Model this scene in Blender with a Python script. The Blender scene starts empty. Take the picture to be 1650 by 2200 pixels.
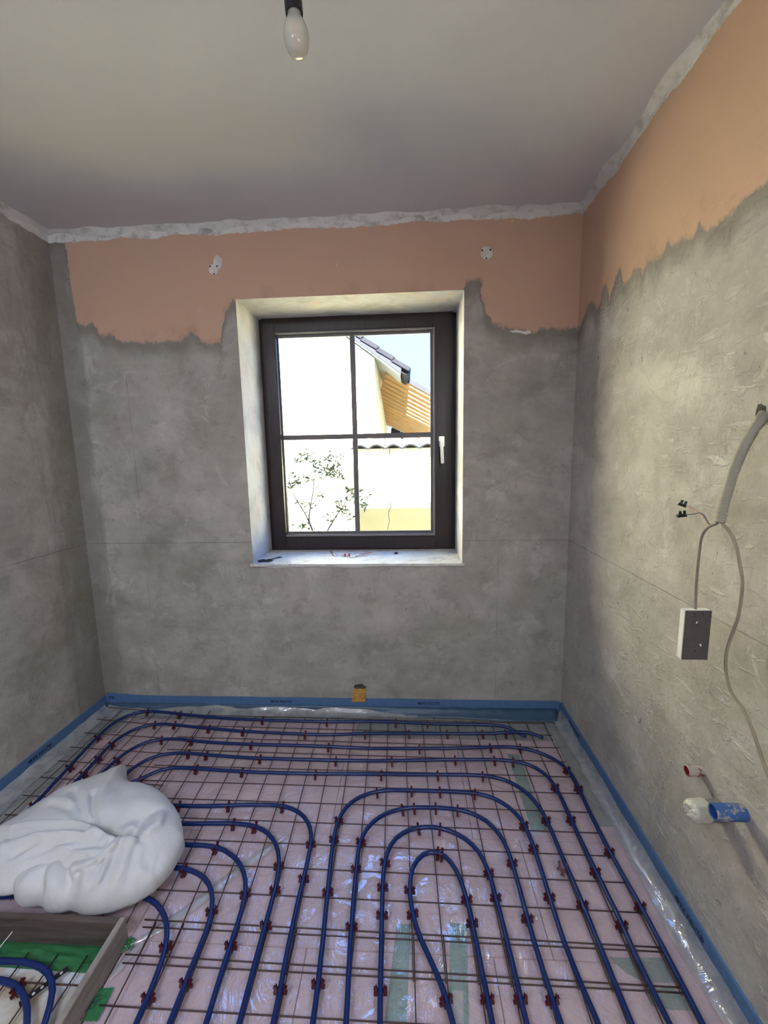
import bpy, bmesh, math, random
from mathutils import Vector, Matrix, noise, geometry

S = bpy.context.scene
COL = S.collection
random.seed(7)

# ------------------------------------------------------------------ camera
cam_data = bpy.data.cameras.new('camera')
cam_data.sensor_fit = 'HORIZONTAL'
cam_data.sensor_width = 36.0
cam_data.lens = 879.167 / 1650 * 36.0
cam_data.clip_start = 0.02
cam = bpy.data.objects.new('camera', cam_data)
COL.objects.link(cam)
EYE = 1.60495
cam.matrix_world = Matrix(((0.99836175, 0.01183292, 0.05598031, 0.0),
                           (0.05373702, 0.14210383, -0.98839204, 0.0),
                           (-0.01965058, 0.98978103, 0.14123517, EYE),
                           (0, 0, 0, 1)))
S.camera = cam

# ------------------------------------------------------------------ sky, sun, daylight, added fill
world = bpy.data.worlds.new('sky')
S.world = world
world.use_nodes = True
wn = world.node_tree
for n in list(wn.nodes):
    wn.nodes.remove(n)
w_out = wn.nodes.new('ShaderNodeOutputWorld')
w_bg = wn.nodes.new('ShaderNodeBackground')
w_tc = wn.nodes.new('ShaderNodeTexCoord')
w_sep = wn.nodes.new('ShaderNodeSeparateXYZ')
w_ramp = wn.nodes.new('ShaderNodeValToRGB')
w_ramp.color_ramp.elements[0].position = 0.0
w_ramp.color_ramp.elements[0].color = (0.185, 0.43, 1.0, 1)
w_ramp.color_ramp.elements[1].position = 0.8
w_ramp.color_ramp.elements[1].color = (0.15, 0.36, 1.0, 1)
wn.links.new(w_tc.outputs['Generated'], w_sep.inputs[0])
wn.links.new(w_sep.outputs['Z'], w_ramp.inputs[0])
wn.links.new(w_ramp.outputs[0], w_bg.inputs['Color'])
w_bg.inputs['Strength'].default_value = 5.2
wn.links.new(w_bg.outputs[0], w_out.inputs['Surface'])

def light(name, kind, energy, color=(1, 1, 1)):
    d = bpy.data.lights.new(name, kind)
    d.energy = energy
    d.color = color
    o = bpy.data.objects.new(name, d)
    COL.objects.link(o)
    return o

SUN_EL, SUN_X = math.radians(53), 0.22
sun = light('sun', 'SUN', 122.0, (1.0, 0.99, 0.95))
sun.data.angle = math.radians(0.53)
to_sun = Vector((SUN_X, -1.0, 0)).normalized() * math.cos(SUN_EL) + Vector((0, 0, math.sin(SUN_EL)))
sun.rotation_euler = to_sun.to_track_quat('Z', 'Y').to_euler()

# sampling helper for the sky seen through the window
portal = light('window_daylight', 'AREA', 1.0)
portal.data.shape = 'RECTANGLE'
portal.data.size, portal.data.size_y = 1.25, 1.5
portal.data.cycles.is_portal = True
portal.location = (-0.31, 2.79, 1.71)
portal.rotation_euler = (math.radians(-90), 0, 0)

# added fill lamp at a made-up opening in the right wall behind the camera
side_light = light('side_fill_lamp', 'AREA', 40.0, (0.90, 0.93, 1.0))
side_light.data.shape = 'RECTANGLE'
side_light.data.size, side_light.data.size_y = 1.0, 1.2
side_light.location = (0.90, -0.72, 2.0)
side_light.rotation_euler = (Matrix.Rotation(math.radians(90 - 20), 3, 'Z') @ Matrix.Rotation(math.radians(90 - 40), 3, 'X')).to_euler()

# second added fill lamp, under the closed ceiling over the rear half
ceiling_fill = light('ceiling_fill_lamp', 'AREA', 78.0, (0.74, 0.82, 1.0))
ceiling_fill.data.shape = 'RECTANGLE'
ceiling_fill.data.size, ceiling_fill.data.size_y = 0.85, 1.0
ceiling_fill.location = (-1.22, -0.70, 2.84)
ceiling_fill.rotation_euler = (math.radians(18), math.radians(14), 0)

S.view_settings.view_transform = 'Standard'
S.view_settings.look = 'None'
S.view_settings.gamma = 1.0
S.view_settings.use_curve_mapping = False
S.view_settings.exposure = 0.08
S.cycles.max_bounces = 8
S.cycles.diffuse_bounces = 4
S.cycles.use_adaptive_sampling = True
S.cycles.adaptive_threshold = 0.08
S.cycles.transparent_max_bounces = 16
S.cycles.sample_clamp_indirect = 0
S.cycles.use_denoising = True
S.cycles.caustics_reflective = False

# ------------------------------------------------------------------ helpers
def tag(o, label=None, cat=None, group=None, kind=None):
    if label: o['label'] = label
    if cat: o['category'] = cat
    if group: o['group'] = group
    if kind: o['kind'] = kind
    return o

def empty(name, loc=(0, 0, 0)):
    o = bpy.data.objects.new(name, None)
    o.empty_display_size = 0.05
    o.location = loc
    COL.objects.link(o)
    return o

def unit(v):
    v = Vector(v)
    return v.normalized() if v.length else Vector((0, 0, 1))

class MB:
    """collects shapes that become one mesh"""
    def __init__(s):
        s.v, s.f, s.m = [], [], []
    def add(s, vs, fs, mi=0):
        b = len(s.v)
        s.v += [tuple(v) for v in vs]
        s.f += [tuple(i + b for i in f) for f in fs]
        s.m += [mi] * len(fs)
        return s
    def box(s, c, d, rot=None, mi=0):
        vs = []
        for x, y, z in ((-1, -1, -1), (1, -1, -1), (1, 1, -1), (-1, 1, -1), (-1, -1, 1), (1, -1, 1), (1, 1, 1), (-1, 1, 1)):
            p = Vector((x * d[0] / 2, y * d[1] / 2, z * d[2] / 2))
            if rot is not None: p = rot @ p
            vs.append(Vector(c) + p)
        return s.add(vs, [(0, 3, 2, 1), (4, 5, 6, 7), (0, 1, 5, 4), (1, 2, 6, 5), (2, 3, 7, 6), (3, 0, 4, 7)], mi)
    def span(s, a, b, mi=0):
        return s.box([(p + q) / 2 for p, q in zip(a, b)], [abs(q - p) for p, q in zip(a, b)], None, mi)
    def tube(s, pts, r, seg=8, mi=0, cap=True):
        pts = [Vector(p) for p in pts]
        n = len(pts)
        rs = r if isinstance(r, (list, tuple)) else [r] * n
        t0 = unit(pts[1] - pts[0])
        up = Vector((0, 0, 1)) if abs(t0.z) < 0.9 else Vector((1, 0, 0))
        nrm = unit(up - t0 * up.dot(t0))
        vs, fs = [], []
        for i in range(n):
            t = unit(pts[min(i + 1, n - 1)] - pts[max(i - 1, 0)])
            nrm = unit(nrm - t * nrm.dot(t))
            bn = t.cross(nrm)
            for k in range(seg):
                a = 2 * math.pi * k / seg
                vs.append(pts[i] + (nrm * math.cos(a) + bn * math.sin(a)) * rs[i])
        for i in range(n - 1):
            for k in range(seg):
                k2 = (k + 1) % seg
                fs.append((i * seg + k, i * seg + k2, (i + 1) * seg + k2, (i + 1) * seg + k))
        if cap:
            fs.append(tuple(range(seg - 1, -1, -1)))
            fs.append(tuple(range((n - 1) * seg, n * seg)))
        return s.add(vs, fs, mi)
    def lathe(s, prof, origin, axis=(0, 0, 1), seg=24, mi=0):
        ax = unit(axis)
        u = unit(ax.orthogonal()); w = ax.cross(u)
        vs, fs = [], []
        for r, h in prof:
            for k in range(seg):
                a = 2 * math.pi * k / seg
                vs.append(Vector(origin) + ax * h + (u * math.cos(a) + w * math.sin(a)) * r)
        for i in range(len(prof) - 1):
            for k in range(seg):
                k2 = (k + 1) % seg
                fs.append((i * seg + k, i * seg + k2, (i + 1) * seg + k2, (i + 1) * seg + k))
        return s.add(vs, fs, mi)
    def prism(s, poly, z0, z1, M=None, mi=0):
        n = len(poly)
        vs = [Vector((p[0], p[1], z0)) for p in poly] + [Vector((p[0], p[1], z1)) for p in poly]
        if M is not None: vs = [M @ v for v in vs]
        fs = [(i, (i + 1) % n, n + (i + 1) % n, n + i) for i in range(n)]
        tris = geometry.tessellate_polygon([[Vector((p[0], p[1], 0)) for p in poly]])
        fs += [tuple(n + i for i in t) for t in tris] + [tuple(reversed(t)) for t in tris]
        return s.add(vs, fs, mi)
    def build(s, name, mat, parent=None, smooth=False, bevel=0.0, kind=None, label=None):
        me = bpy.data.meshes.new(name)
        me.from_pydata(s.v, [], s.f)
        for m in (mat if isinstance(mat, (list, tuple)) else [mat]):
            me.materials.append(m)
        if any(s.m):
            for p, i in zip(me.polygons, s.m): p.material_index = i
        bm = bmesh.new(); bm.from_mesh(me)
        bmesh.ops.recalc_face_normals(bm, faces=bm.faces)
        if bevel:
            ed = [e for e in bm.edges if len(e.link_faces) == 2 and e.calc_face_angle(0) > 0.6]
            bmesh.ops.bevel(bm, geom=ed, offset=bevel, segments=2, affect='EDGES', clamp_overlap=True)
        bm.to_mesh(me); bm.free()
        if smooth:
            for p in me.polygons: p.use_smooth = True
            if smooth != 'all':
                me.set_sharp_from_angle(angle=math.radians(40))
        me.update()
        o = bpy.data.objects.new(name, me)
        COL.objects.link(o)
        if parent is not None:
            o.parent = parent
            if parent.type == 'EMPTY': o.matrix_parent_inverse = Matrix.Translation(-parent.location)
        if kind: o['kind'] = kind
        if label: o['label'] = label
        return o

def smooth_path(P, step):
    P = [Vector(p) for p in P]
    Q = [P[0] * 2 - P[1]] + P + [P[-1] * 2 - P[-2]]
    out = []
    for i in range(1, len(Q) - 2):
        a, b, c, e = Q[i - 1:i + 3]
        n = max(2, int((c - b).length / step))
        for k in range(n):
            t = k / n
            out.append(0.5 * (b * 2 + (c - a) * t + (a * 2 - b * 5 + c * 4 - e) * t * t + (b * 3 - a - c * 3 + e) * t ** 3))
    out.append(P[-1])
    return out

# ------------------------------------------------------------------ materials
class NT:
    def __init__(s, name):
        s.mat = bpy.data.materials.new(name)
        s.mat.use_nodes = True
        s.t = s.mat.node_tree
        s.bsdf = s.t.nodes['Principled BSDF']
        s.out = s.t.nodes['Material Output']
        tc = s.t.nodes.new('ShaderNodeTexCoord')
        s.pos = tc.outputs['Object']
    def n(s, kind, **kw):
        x = s.t.nodes.new(kind)
        for k, v in kw.items(): setattr(x, k, v)
        return x
    def put(s, sock, v):
        if isinstance(v, bpy.types.NodeSocket): s.t.links.new(v, sock)
        elif isinstance(v, (tuple, list)) and len(v) == 3 and sock.type == 'RGBA': sock.default_value = (*v, 1)
        else: sock.default_value = v
    def math(s, op, a, b=0.0, c=None, clamp=False):
        x = s.n('ShaderNodeMath', operation=op, use_clamp=clamp)
        s.put(x.inputs[0], a); s.put(x.inputs[1], b)
        if c is not None: s.put(x.inputs[2], c)
        return x.outputs[0]
    def xyz(s, v=None):
        x = s.n('ShaderNodeSeparateXYZ'); s.put(x.inputs[0], v or s.pos)
        return x.outputs
    def scale(s, sc, v=None, loc=(0, 0, 0), rot=(0, 0, 0)):
        x = s.n('ShaderNodeMapping'); s.put(x.inputs[0], v or s.pos)
        x.inputs['Scale'].default_value = sc if isinstance(sc, tuple) else (sc,) * 3
        x.inputs['Location'].default_value = loc; x.inputs['Rotation'].default_value = rot
        return x.outputs[0]
    def noise(s, scale, detail=4, rough=0.55, dist=0.0, v=None):
        x = s.n('ShaderNodeTexNoise')
        s.put(x.inputs['Vector'], v or s.pos)
        x.inputs['Scale'].default_value = scale; x.inputs['Detail'].default_value = detail
        x.inputs['Roughness'].default_value = rough; x.inputs['Distortion'].default_value = dist
        return x.outputs['Fac']
    def ramp(s, f, stops):
        x = s.n('ShaderNodeValToRGB'); s.put(x.inputs[0], f)
        e = x.color_ramp.elements
        while len(e) < len(stops): e.new(0.5)
        for k, (p, c) in zip(e, stops):
            k.position = p
            k.color = (c, c, c, 1) if isinstance(c, (int, float)) else (*c, 1)
        return x.outputs[0]
    def step(s, f, a, b):
        x = s.n('ShaderNodeMapRange', interpolation_type='SMOOTHSTEP')
        s.put(x.inputs['Value'], f); x.inputs['From Min'].default_value = a; x.inputs['From Max'].default_value = b
        return x.outputs[0]
    def mix(s, f, a, b, mode='MIX'):
        x = s.n('ShaderNodeMix', data_type='RGBA', blend_type=mode)
        s.put(x.inputs[0], f); s.put(x.inputs[6], a); s.put(x.inputs[7], b)
        return x.outputs[2]
    def curve(s, f, pts):
        x = s.n('ShaderNodeFloatCurve'); s.put(x.inputs['Value'], f)
        c = x.mapping.curves[0]
        c.points[0].location = pts[0]; c.points[1].location = pts[-1]
        for p in pts[1:-1]: c.points.new(*p)
        for p in c.points: p.handle_type = 'VECTOR'
        x.mapping.update()
        return x.outputs[0]
    def bump(s, h, strength=0.3, dist=0.01):
        x = s.n('ShaderNodeBump'); s.put(x.inputs['Height'], h)
        x.inputs['Strength'].default_value = strength; x.inputs['Distance'].default_value = dist
        return x.outputs[0]
    def schlick(s, f0, k, nrm=None):
        lw = s.n('ShaderNodeLayerWeight'); lw.inputs['Blend'].default_value = 0.5
        if nrm is not None: s.put(lw.inputs['Normal'], nrm)
        return s.math('MULTIPLY', s.math('ADD', s.math('MULTIPLY', s.math('POWER', lw.outputs['Facing'], 5.0), 1.0 - f0), f0), k, clamp=True)
    def finish(s, color, rough=0.8, bump=None, metal=0.0, **kw):
        s.put(s.bsdf.inputs['Base Color'], color); s.put(s.bsdf.inputs['Roughness'], rough)
        s.put(s.bsdf.inputs['Metallic'], metal)
        if bump is not None: s.put(s.bsdf.inputs['Normal'], bump)
        for k, v in kw.items(): s.put(s.bsdf.inputs[k.replace('_', ' ')], v)
        return s.mat

def simple(name, rgb, rough=0.6, var=0.12, sc=20.0, metal=0.0, bump=0.0, **kw):
    t = NT(name)
    f = t.noise(sc, 4)
    lo = tuple(c * (1 - var) for c in rgb); hi = tuple(min(1, c * (1 + var)) for c in rgb)
    col = t.ramp(f, [(0.3, lo), (0.7, hi)])
    b = t.bump(t.noise(sc * 4, 5), bump, 0.004) if bump else None
    return t.finish(col, rough, b, metal, **kw)

def curve_mask(t, coord, pts, zlo, zhi):
    """height of the paint edge along a wall, read from a polyline"""
    c0 = min(p[0] for p in pts); c1 = max(p[0] for p in pts)
    P = sorted(((p[0] - c0) / (c1 - c0), (p[1] - zlo) / (zhi - zlo)) for p in pts)
    f = t.math('DIVIDE', t.math('SUBTRACT', coord, c0), c1 - c0, clamp=True)
    return t.math('ADD', t.math('MULTIPLY', t.curve(f, P), zhi - zlo), zlo)

XL, XR, YB, ZC = -1.9676, 0.9238, 2.3577, 2.8532
WX0, WX1, WZ0, WZ1 = -0.9315, 0.3201, 0.9592, 2.4643
YF = -1.75
YO = 2.78                      # outer face of the window wall
STRIP_TOP = 0.0933
BACK_EDGE = [[-1.8926, 2.8219], [-1.8706, 2.7389], [-1.8676, 2.5091], [-1.8636, 2.3754], [-1.8076, 2.3569], [-1.7648, 2.3679], [-1.732, 2.299], [-1.6634, 2.2966], [-1.6118, 2.2671], [-1.4221, 2.2482], [-1.3397, 2.2555], [-1.2442, 2.2623], [-1.2052, 2.3059], [-1.1744, 2.2899], [-1.1443, 2.2639], [-1.0854, 2.2295], [-1.0303, 2.2476], [-1.016, 2.3289], [-0.9851, 2.4209], [-0.9483, 2.4535], [-0.9172, 2.4475], [-0.2752, 2.4469], [0.3024, 2.4246], [0.3265, 2.4984], [0.3706, 2.5152], [0.41, 2.5043], [0.4161, 2.4202], [0.432, 2.3442], [0.4775, 2.2856], [0.5398, 2.2667], [0.6019, 2.2526], [0.7007, 2.2397], [0.7739, 2.2514], [0.9346, 2.2528]]
RIGHT_EDGE = [[2.3193, 2.2491], [2.2684, 2.2974], [2.2392, 2.3257], [2.1817, 2.3213], [2.1319, 2.2748], [2.104, 2.2801], [2.0843, 2.3489], [2.0484, 2.3474], [2.01, 2.2779], [1.972, 2.3412], [1.9311, 2.3624], [1.8958, 2.2893], [1.8579, 2.2785], [1.8148, 2.3249], [1.7786, 2.2995], [1.7491, 2.2672], [1.7235, 2.3097], [1.6755, 2.3017], [1.6353, 2.2902], [1.6028, 2.3256], [1.5687, 2.2947], [1.5149, 2.2824], [1.4654, 2.2739], [1.4419, 2.3026], [1.4097, 2.2534], [1.3686, 2.2586], [1.3165, 2.2622], [1.2753, 2.2693], [1.2465, 2.2701], [1.1971, 2.2709]]

ORANGE = (0.575, 0.390, 0.285)

def plaster(name, edge=None, coord=None, streaks=False, dark_corner=None, lightness=1.0):
    t = NT(name)
    X, Y, Z = t.xyz()
    big = t.noise(1.5, 7, 0.62, 0.4)
    mid = t.noise(6.0, 5, 0.66, 0.3)
    trowel = t.noise(2.2, 6, 0.6, 1.2, t.scale((1.4, 1.4, 3.4)))
    fine = t.noise(55, 3, 0.7)
    m = t.math('ADD', t.math('MULTIPLY', big, 0.42), t.math('ADD', t.math('MULTIPLY', mid, 0.36), t.math('MULTIPLY', trowel, 0.22)))
    L = lightness
    col = t.ramp(m, [(0.36, (0.245 * L, 0.225 * L, 0.192 * L)), (0.46, (0.340 * L, 0.317 * L, 0.280 * L)),
                     (0.54, (0.400 * L, 0.376 * L, 0.337 * L)), (0.66, (0.495 * L, 0.470 * L, 0.427 * L))])
    # patches with crisp edges, as left by several passes of the trowel
    patch = t.ramp(t.noise(2.6, 5, 0.7, 0.8), [(0.50, 0.0), (0.515, 1.0)])
    col = t.mix(t.math('MULTIPLY', patch, 0.30), col, (0.285 * L, 0.265 * L, 0.22 * L))
    mott = t.ramp(t.noise(7.5, 6, 0.74, 0.4, t.scale(1.0, loc=(4, 7, 2))), [(0.565, 0.0), (0.59, 1.0)])
    col = t.mix(t.math('MULTIPLY', mott, 0.34 if not streaks else 0.15), col, (0.235 * L, 0.212 * L, 0.170 * L))
    col = t.mix(t.math('MULTIPLY', t.ramp(t.noise(4.5, 6, 0.75, 0.5), [(0.60, 0.0), (0.63, 1.0)]), 0.30), col, (0.56 * L, 0.54 * L, 0.50 * L))
    height = t.math('ADD', t.math('MULTIPLY', mid, 0.75), t.math('MULTIPLY', fine, 0.28))
    # small dark pits and scrapes
    pit = t.ramp(t.noise(34, 3, 0.6, 0.0, t.scale((1.0, 1.0, 0.75))), [(0.70, 0.0), (0.735, 1.0)])
    pit = t.math('MULTIPLY', pit, t.ramp(t.noise(3.0, 3), [(0.46, 0.0), (0.56, 1.0)]))
    col = t.mix(t.math('MULTIPLY', pit, 0.6), col, (0.10, 0.095, 0.08))
    if streaks:
        gv = t.scale((1, 1.0, 0.55), rot=(math.radians(28), 0, 0))
        gouge = t.ramp(t.noise(26, 4, 0.62, 0.9, gv), [(0.685, 0.0), (0.71, 1.0)])
        gouge = t.math('MULTIPLY', gouge, t.ramp(t.noise(2.3, 3, 0.5, 0, t.scale(1.0, loc=(3, 1, 2))), [(0.44, 0.0), (0.56, 1.0)]))
        col = t.mix(t.math('MULTIPLY', gouge, 0.5), col, (0.085, 0.08, 0.065))
        height = t.math('SUBTRACT', height, t.math('MULTIPLY', gouge, 0.8))
        crumb = t.ramp(t.noise(11, 5, 0.72, 0.3), [(0.56, 0.0), (0.66, 1.0)])
        height = t.math('ADD', height, t.math('MULTIPLY', crumb, 0.28))
        col = t.mix(t.math('MULTIPLY', crumb, 0.35), col, (0.58, 0.57, 0.51))
        sv = t.scale((1, 3.0, 13.0), rot=(math.radians(-24), 0, 0))
        st = t.ramp(t.noise(2.6, 5, 0.62, 0.6, sv), [(0.57, 0.0), (0.65, 1.0)])
        st = t.math('MULTIPLY', st, t.ramp(t.noise(2.0, 3), [(0.42, 0.0), (0.58, 1.0)]))
        col = t.mix(t.math('MULTIPLY', st, 0.5), col, (0.62, 0.61, 0.55))
        height = t.math('ADD', height, t.math('MULTIPLY', st, 0.30))
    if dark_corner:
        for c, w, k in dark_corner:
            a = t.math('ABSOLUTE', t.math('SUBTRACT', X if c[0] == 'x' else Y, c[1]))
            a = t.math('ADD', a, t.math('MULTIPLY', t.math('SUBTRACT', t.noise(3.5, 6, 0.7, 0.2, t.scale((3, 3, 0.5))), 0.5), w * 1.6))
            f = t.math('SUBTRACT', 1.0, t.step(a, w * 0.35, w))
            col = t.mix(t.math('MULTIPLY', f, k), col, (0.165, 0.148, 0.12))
    # levelling line at about a metre, with a couple of plumb lines
    ln = t.math('LESS_THAN', t.math('ABSOLUTE', t.math('SUBTRACT', Z, 1.094)), 0.0016)
    ln = t.math('MULTIPLY', ln, t.ramp(t.noise(3.0, 2, 0.5, 0, t.scale((1, 1, 0.01))), [(0.36, 0.25), (0.5, 1.0)]))
    if name == 'plaster_back':
        for px, zm in [[-1.6044, 2.0948], [0.5275, 1.25]]:
            pl_ = t.math('MULTIPLY', t.math('LESS_THAN', t.math('ABSOLUTE', t.math('SUBTRACT', X, px)), 0.0014), t.math('LESS_THAN', Z, zm))
            ln = t.math('MAXIMUM', ln, t.math('MULTIPLY', pl_, t.ramp(t.noise(4.0, 2), [(0.40, 0.15), (0.6, 0.8)])))
    col = t.mix(t.math('MULTIPLY', ln, 0.6), col, (0.07, 0.065, 0.06))
    if edge:
        zb = curve_mask(t, t.math('ADD', coord(X, Y), t.math('MULTIPLY', t.math('SUBTRACT', t.noise(13, 6, 0.7, 0.3, t.scale(1.0, loc=(5, 2, 1))), 0.5), 0.06)), edge, 1.4, 3.0)
        wob = t.math('ADD', t.math('MULTIPLY', t.math('SUBTRACT', t.noise(17, 7, 0.72, 0.4, t.scale((1, 1, 0.7))), 0.5), 0.10),
                     t.math('MULTIPLY', t.math('SUBTRACT', t.noise(90, 3, 0.6), 0.5), 0.012))
        d = t.math('SUBTRACT', t.math('ADD', Z, wob), zb)
        wet = t.math('MULTIPLY', t.step(d, -0.11, -0.015), 0.62)
        col = t.mix(wet, col, (0.185, 0.168, 0.14))
        om = t.step(t.math('ADD', d, t.math('MULTIPLY', t.math('SUBTRACT', t.noise(70, 5, 0.75, 0.0, t.scale((1, 1, 0.4))), 0.5), 0.045)), -0.010, 0.012)
        on = t.mix(t.math('MULTIPLY', t.noise(1.7, 5, 0.6), 0.35), ORANGE, (0.53, 0.30, 0.19))
        scuff = t.ramp(t.noise(40, 3, 0.7, 0.0, t.scale((1, 1, 0.35))), [(0.735, 0.0), (0.75, 1.0)])
        on = t.mix(t.math('MULTIPLY', scuff, 0.7), on, (0.74, 0.60, 0.48))
        smear = t.math('MULTIPLY', t.math('SUBTRACT', 1.0, t.step(d, 0.0, 0.13)), t.ramp(t.noise(6, 6, 0.7), [(0.5, 0.0), (0.68, 1.0)]))
        on = t.mix(t.math('MULTIPLY', smear, 0.6), on, (0.34, 0.23, 0.15))
        col = t.mix(om, col, on)
        height = t.math('MULTIPLY', height, t.math('SUBTRACT', 1.0, t.math('MULTIPLY', t.step(t.math('SUBTRACT', Z, zb), -0.02, 0.02), 0.8)))
    # white jointing plaster under the ceiling
    zt = t.math('ADD', Z, t.math('ADD', t.math('MULTIPLY', t.math('SUBTRACT', t.noise(9, 5, 0.65, 0, t.scale((1, 1, 0.3))), 0.5), 0.06),
                                 t.math('MULTIPLY', t.math('SUBTRACT', t.noise(2.0, 2), 0.5), 0.03)))
    wm = t.step(zt, ZC - 0.052, ZC - 0.046)
    white = t.ramp(t.noise(12, 6, 0.7), [(0.34, (0.36, 0.35, 0.32)), (0.48, (0.66, 0.645, 0.61)), (0.7, (0.74, 0.73, 0.70))])
    col = t.mix(wm, col, white)
    return t.finish(col, 0.9, t.bump(height, 0.75 if streaks else 0.6, 0.014), Specular_IOR_Level=0.25)

M = {}
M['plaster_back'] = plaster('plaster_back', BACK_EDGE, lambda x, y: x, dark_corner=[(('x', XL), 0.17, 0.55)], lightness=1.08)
M['plaster_right'] = plaster('plaster_right', RIGHT_EDGE, lambda x, y: y, streaks=True, lightness=1.2)
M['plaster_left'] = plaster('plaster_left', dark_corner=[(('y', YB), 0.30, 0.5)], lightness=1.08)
M['plaster_front'] = plaster('plaster_front')

def reveal_mat():
    t = NT('reveal_plaster')
    col = t.ramp(t.noise(5, 6, 0.65, 0.5), [(0.32, (0.38, 0.365, 0.35)), (0.5, (0.50, 0.495, 0.49)), (0.7, (0.58, 0.58, 0.58))])
    tint = t.ramp(t.noise(3.5, 4, 0.6, 0.8, t.scale((1, 1, 0.5))), [(0.58, 0.0), (0.66, 1.0)])
    col = t.mix(t.math('MULTIPLY', tint, 0.5), col, (0.66, 0.52, 0.42))
    return t.finish(col, 0.85, t.bump(t.noise(14, 7, 0.65), 0.6, 0.01))
M['reveal'] = reveal_mat()

def ceiling_mat():
    t = NT('ceiling_paint')
    col = t.ramp(t.noise(1.1, 4, 0.5), [(0.3, (0.60, 0.61, 0.63)), (0.7, (0.635, 0.645, 0.665))])
    return t.finish(col, 0.9)
M['ceiling'] = ceiling_mat()

def white_filler():
    t = NT('jointing_plaster')
    col = t.ramp(t.noise(14, 6, 0.7), [(0.34, (0.44, 0.43, 0.40)), (0.5, (0.66, 0.65, 0.62)), (0.7, (0.74, 0.73, 0.71))])
    return t.finish(col, 0.9, t.bump(t.noise(30, 6, 0.7), 0.7, 0.01))
M['filler'] = white_filler()

M['screed'] = simple('raw_screed', (0.34, 0.33, 0.30), 0.9, 0.2, 9, bump=0.3)
M['grey_board'] = simple('grey_insulation', (0.40, 0.40, 0.36), 0.85, 0.10, 12, bump=0.15)

def pink_mat():
    t = NT('pink_insulation')
    f = t.math('ADD', t.math('MULTIPLY', t.noise(2.2, 4), 0.6), t.math('MULTIPLY', t.noise(30, 4), 0.4))
    col = t.ramp(f, [(0.32, (0.77, 0.545, 0.575)), (0.5, (0.82, 0.60, 0.64)), (0.7, (0.86, 0.65, 0.69))])
    dirt = t.ramp(t.noise(7, 6, 0.7, 0.4), [(0.60, 0.0), (0.72, 1.0)])
    col = t.mix(t.math('MULTIPLY', dirt, 0.3), col, (0.50, 0.40, 0.30))
    return t.finish(col, 0.75, t.bump(t.noise(120, 3), 0.1, 0.002))
M['pink'] = pink_mat()

def eps_mat():
    t = NT('stained_white_insulation')
    col = t.ramp(t.noise(5.5, 6, 0.6, 0.7), [(0.42, (0.66, 0.68, 0.70)), (0.5, (0.58, 0.53, 0.46)), (0.62, (0.40, 0.30, 0.19))])
    return t.finish(col, 0.8, t.bump(t.noise(90, 3), 0.1, 0.003))
M['eps'] = eps_mat()

def film_mat(name, haze, wr=0.5):
    """clear plastic: lets light straight through, mirrors at a glance, a little milky"""
    t = NT(name)
    t.t.nodes.remove(t.bsdf)
    h = t.math('ADD', t.ramp(t.noise(7, 5, 0.6, 1.6), [(0.40, 0.0), (0.5, 1.0), (0.60, 0.0)]),
               t.math('MULTIPLY', t.noise(16, 4, 0.65, 1.0), 1.0))
    nb = t.bump(h, wr, 0.012)
    gl = t.n('ShaderNodeBsdfGlossy'); gl.inputs['Roughness'].default_value = 0.10; gl.inputs['Color'].default_value = (1, 1, 1, 1)
    t.put(gl.inputs['Normal'], nb)
    tr = t.n('ShaderNodeBsdfTransparent'); tr.inputs['Color'].default_value = (0.97, 0.97, 0.97, 1)
    df = t.n('ShaderNodeBsdfDiffuse'); df.inputs['Color'].default_value = (0.78, 0.79, 0.78, 1)
    tl = t.n('ShaderNodeBsdfTranslucent'); tl.inputs['Color'].default_value = (0.7, 0.71, 0.7, 1)
    m0 = t.n('ShaderNodeMixShader'); m0.inputs[0].default_value = 0.35
    t.t.links.new(df.outputs[0], m0.inputs[1]); t.t.links.new(tl.outputs[0], m0.inputs[2])
    hz = t.math('MULTIPLY', t.ramp(t.noise(9, 5, 0.6, 0.8), [(0.3, 0.6), (0.7, 1.3)]), haze)
    m1 = t.n('ShaderNodeMixShader'); t.put(m1.inputs[0], hz)
    t.t.links.new(tr.outputs[0], m1.inputs[1]); t.t.links.new(m0.outputs[0], m1.inputs[2])
    m2 = t.n('ShaderNodeMixShader'); t.put(m2.inputs[0], t.schlick(0.10, 1.9, nb))
    t.t.links.new(m1.outputs[0], m2.inputs[1]); t.t.links.new(gl.outputs[0], m2.inputs[2])
    t.t.links.new(m2.outputs[0], t.out.inputs['Surface'])
    return t.mat
M['film'] = film_mat('clear_plastic_film', 0.12, 0.34)
M['film_edge'] = film_mat('folded_plastic_film', 0.55, 0.22)

def glass_mat():
    t = NT('window_glass')
    t.t.nodes.remove(t.bsdf)
    gl = t.n('ShaderNodeBsdfGlossy'); gl.inputs['Roughness'].default_value = 0.0
    tr = t.n('ShaderNodeBsdfTransparent'); tr.inputs['Color'].default_value = (0.97, 0.98, 0.97, 1)
    m = t.n('ShaderNodeMixShader'); t.put(m.inputs[0], t.schlick(0.035, 1.0))
    t.t.links.new(tr.outputs[0], m.inputs[1]); t.t.links.new(gl.outputs[0], m.inputs[2])
    t.t.links.new(m.outputs[0], t.out.inputs['Surface'])
    return t.mat
M['glass'] = glass_mat()

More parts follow.
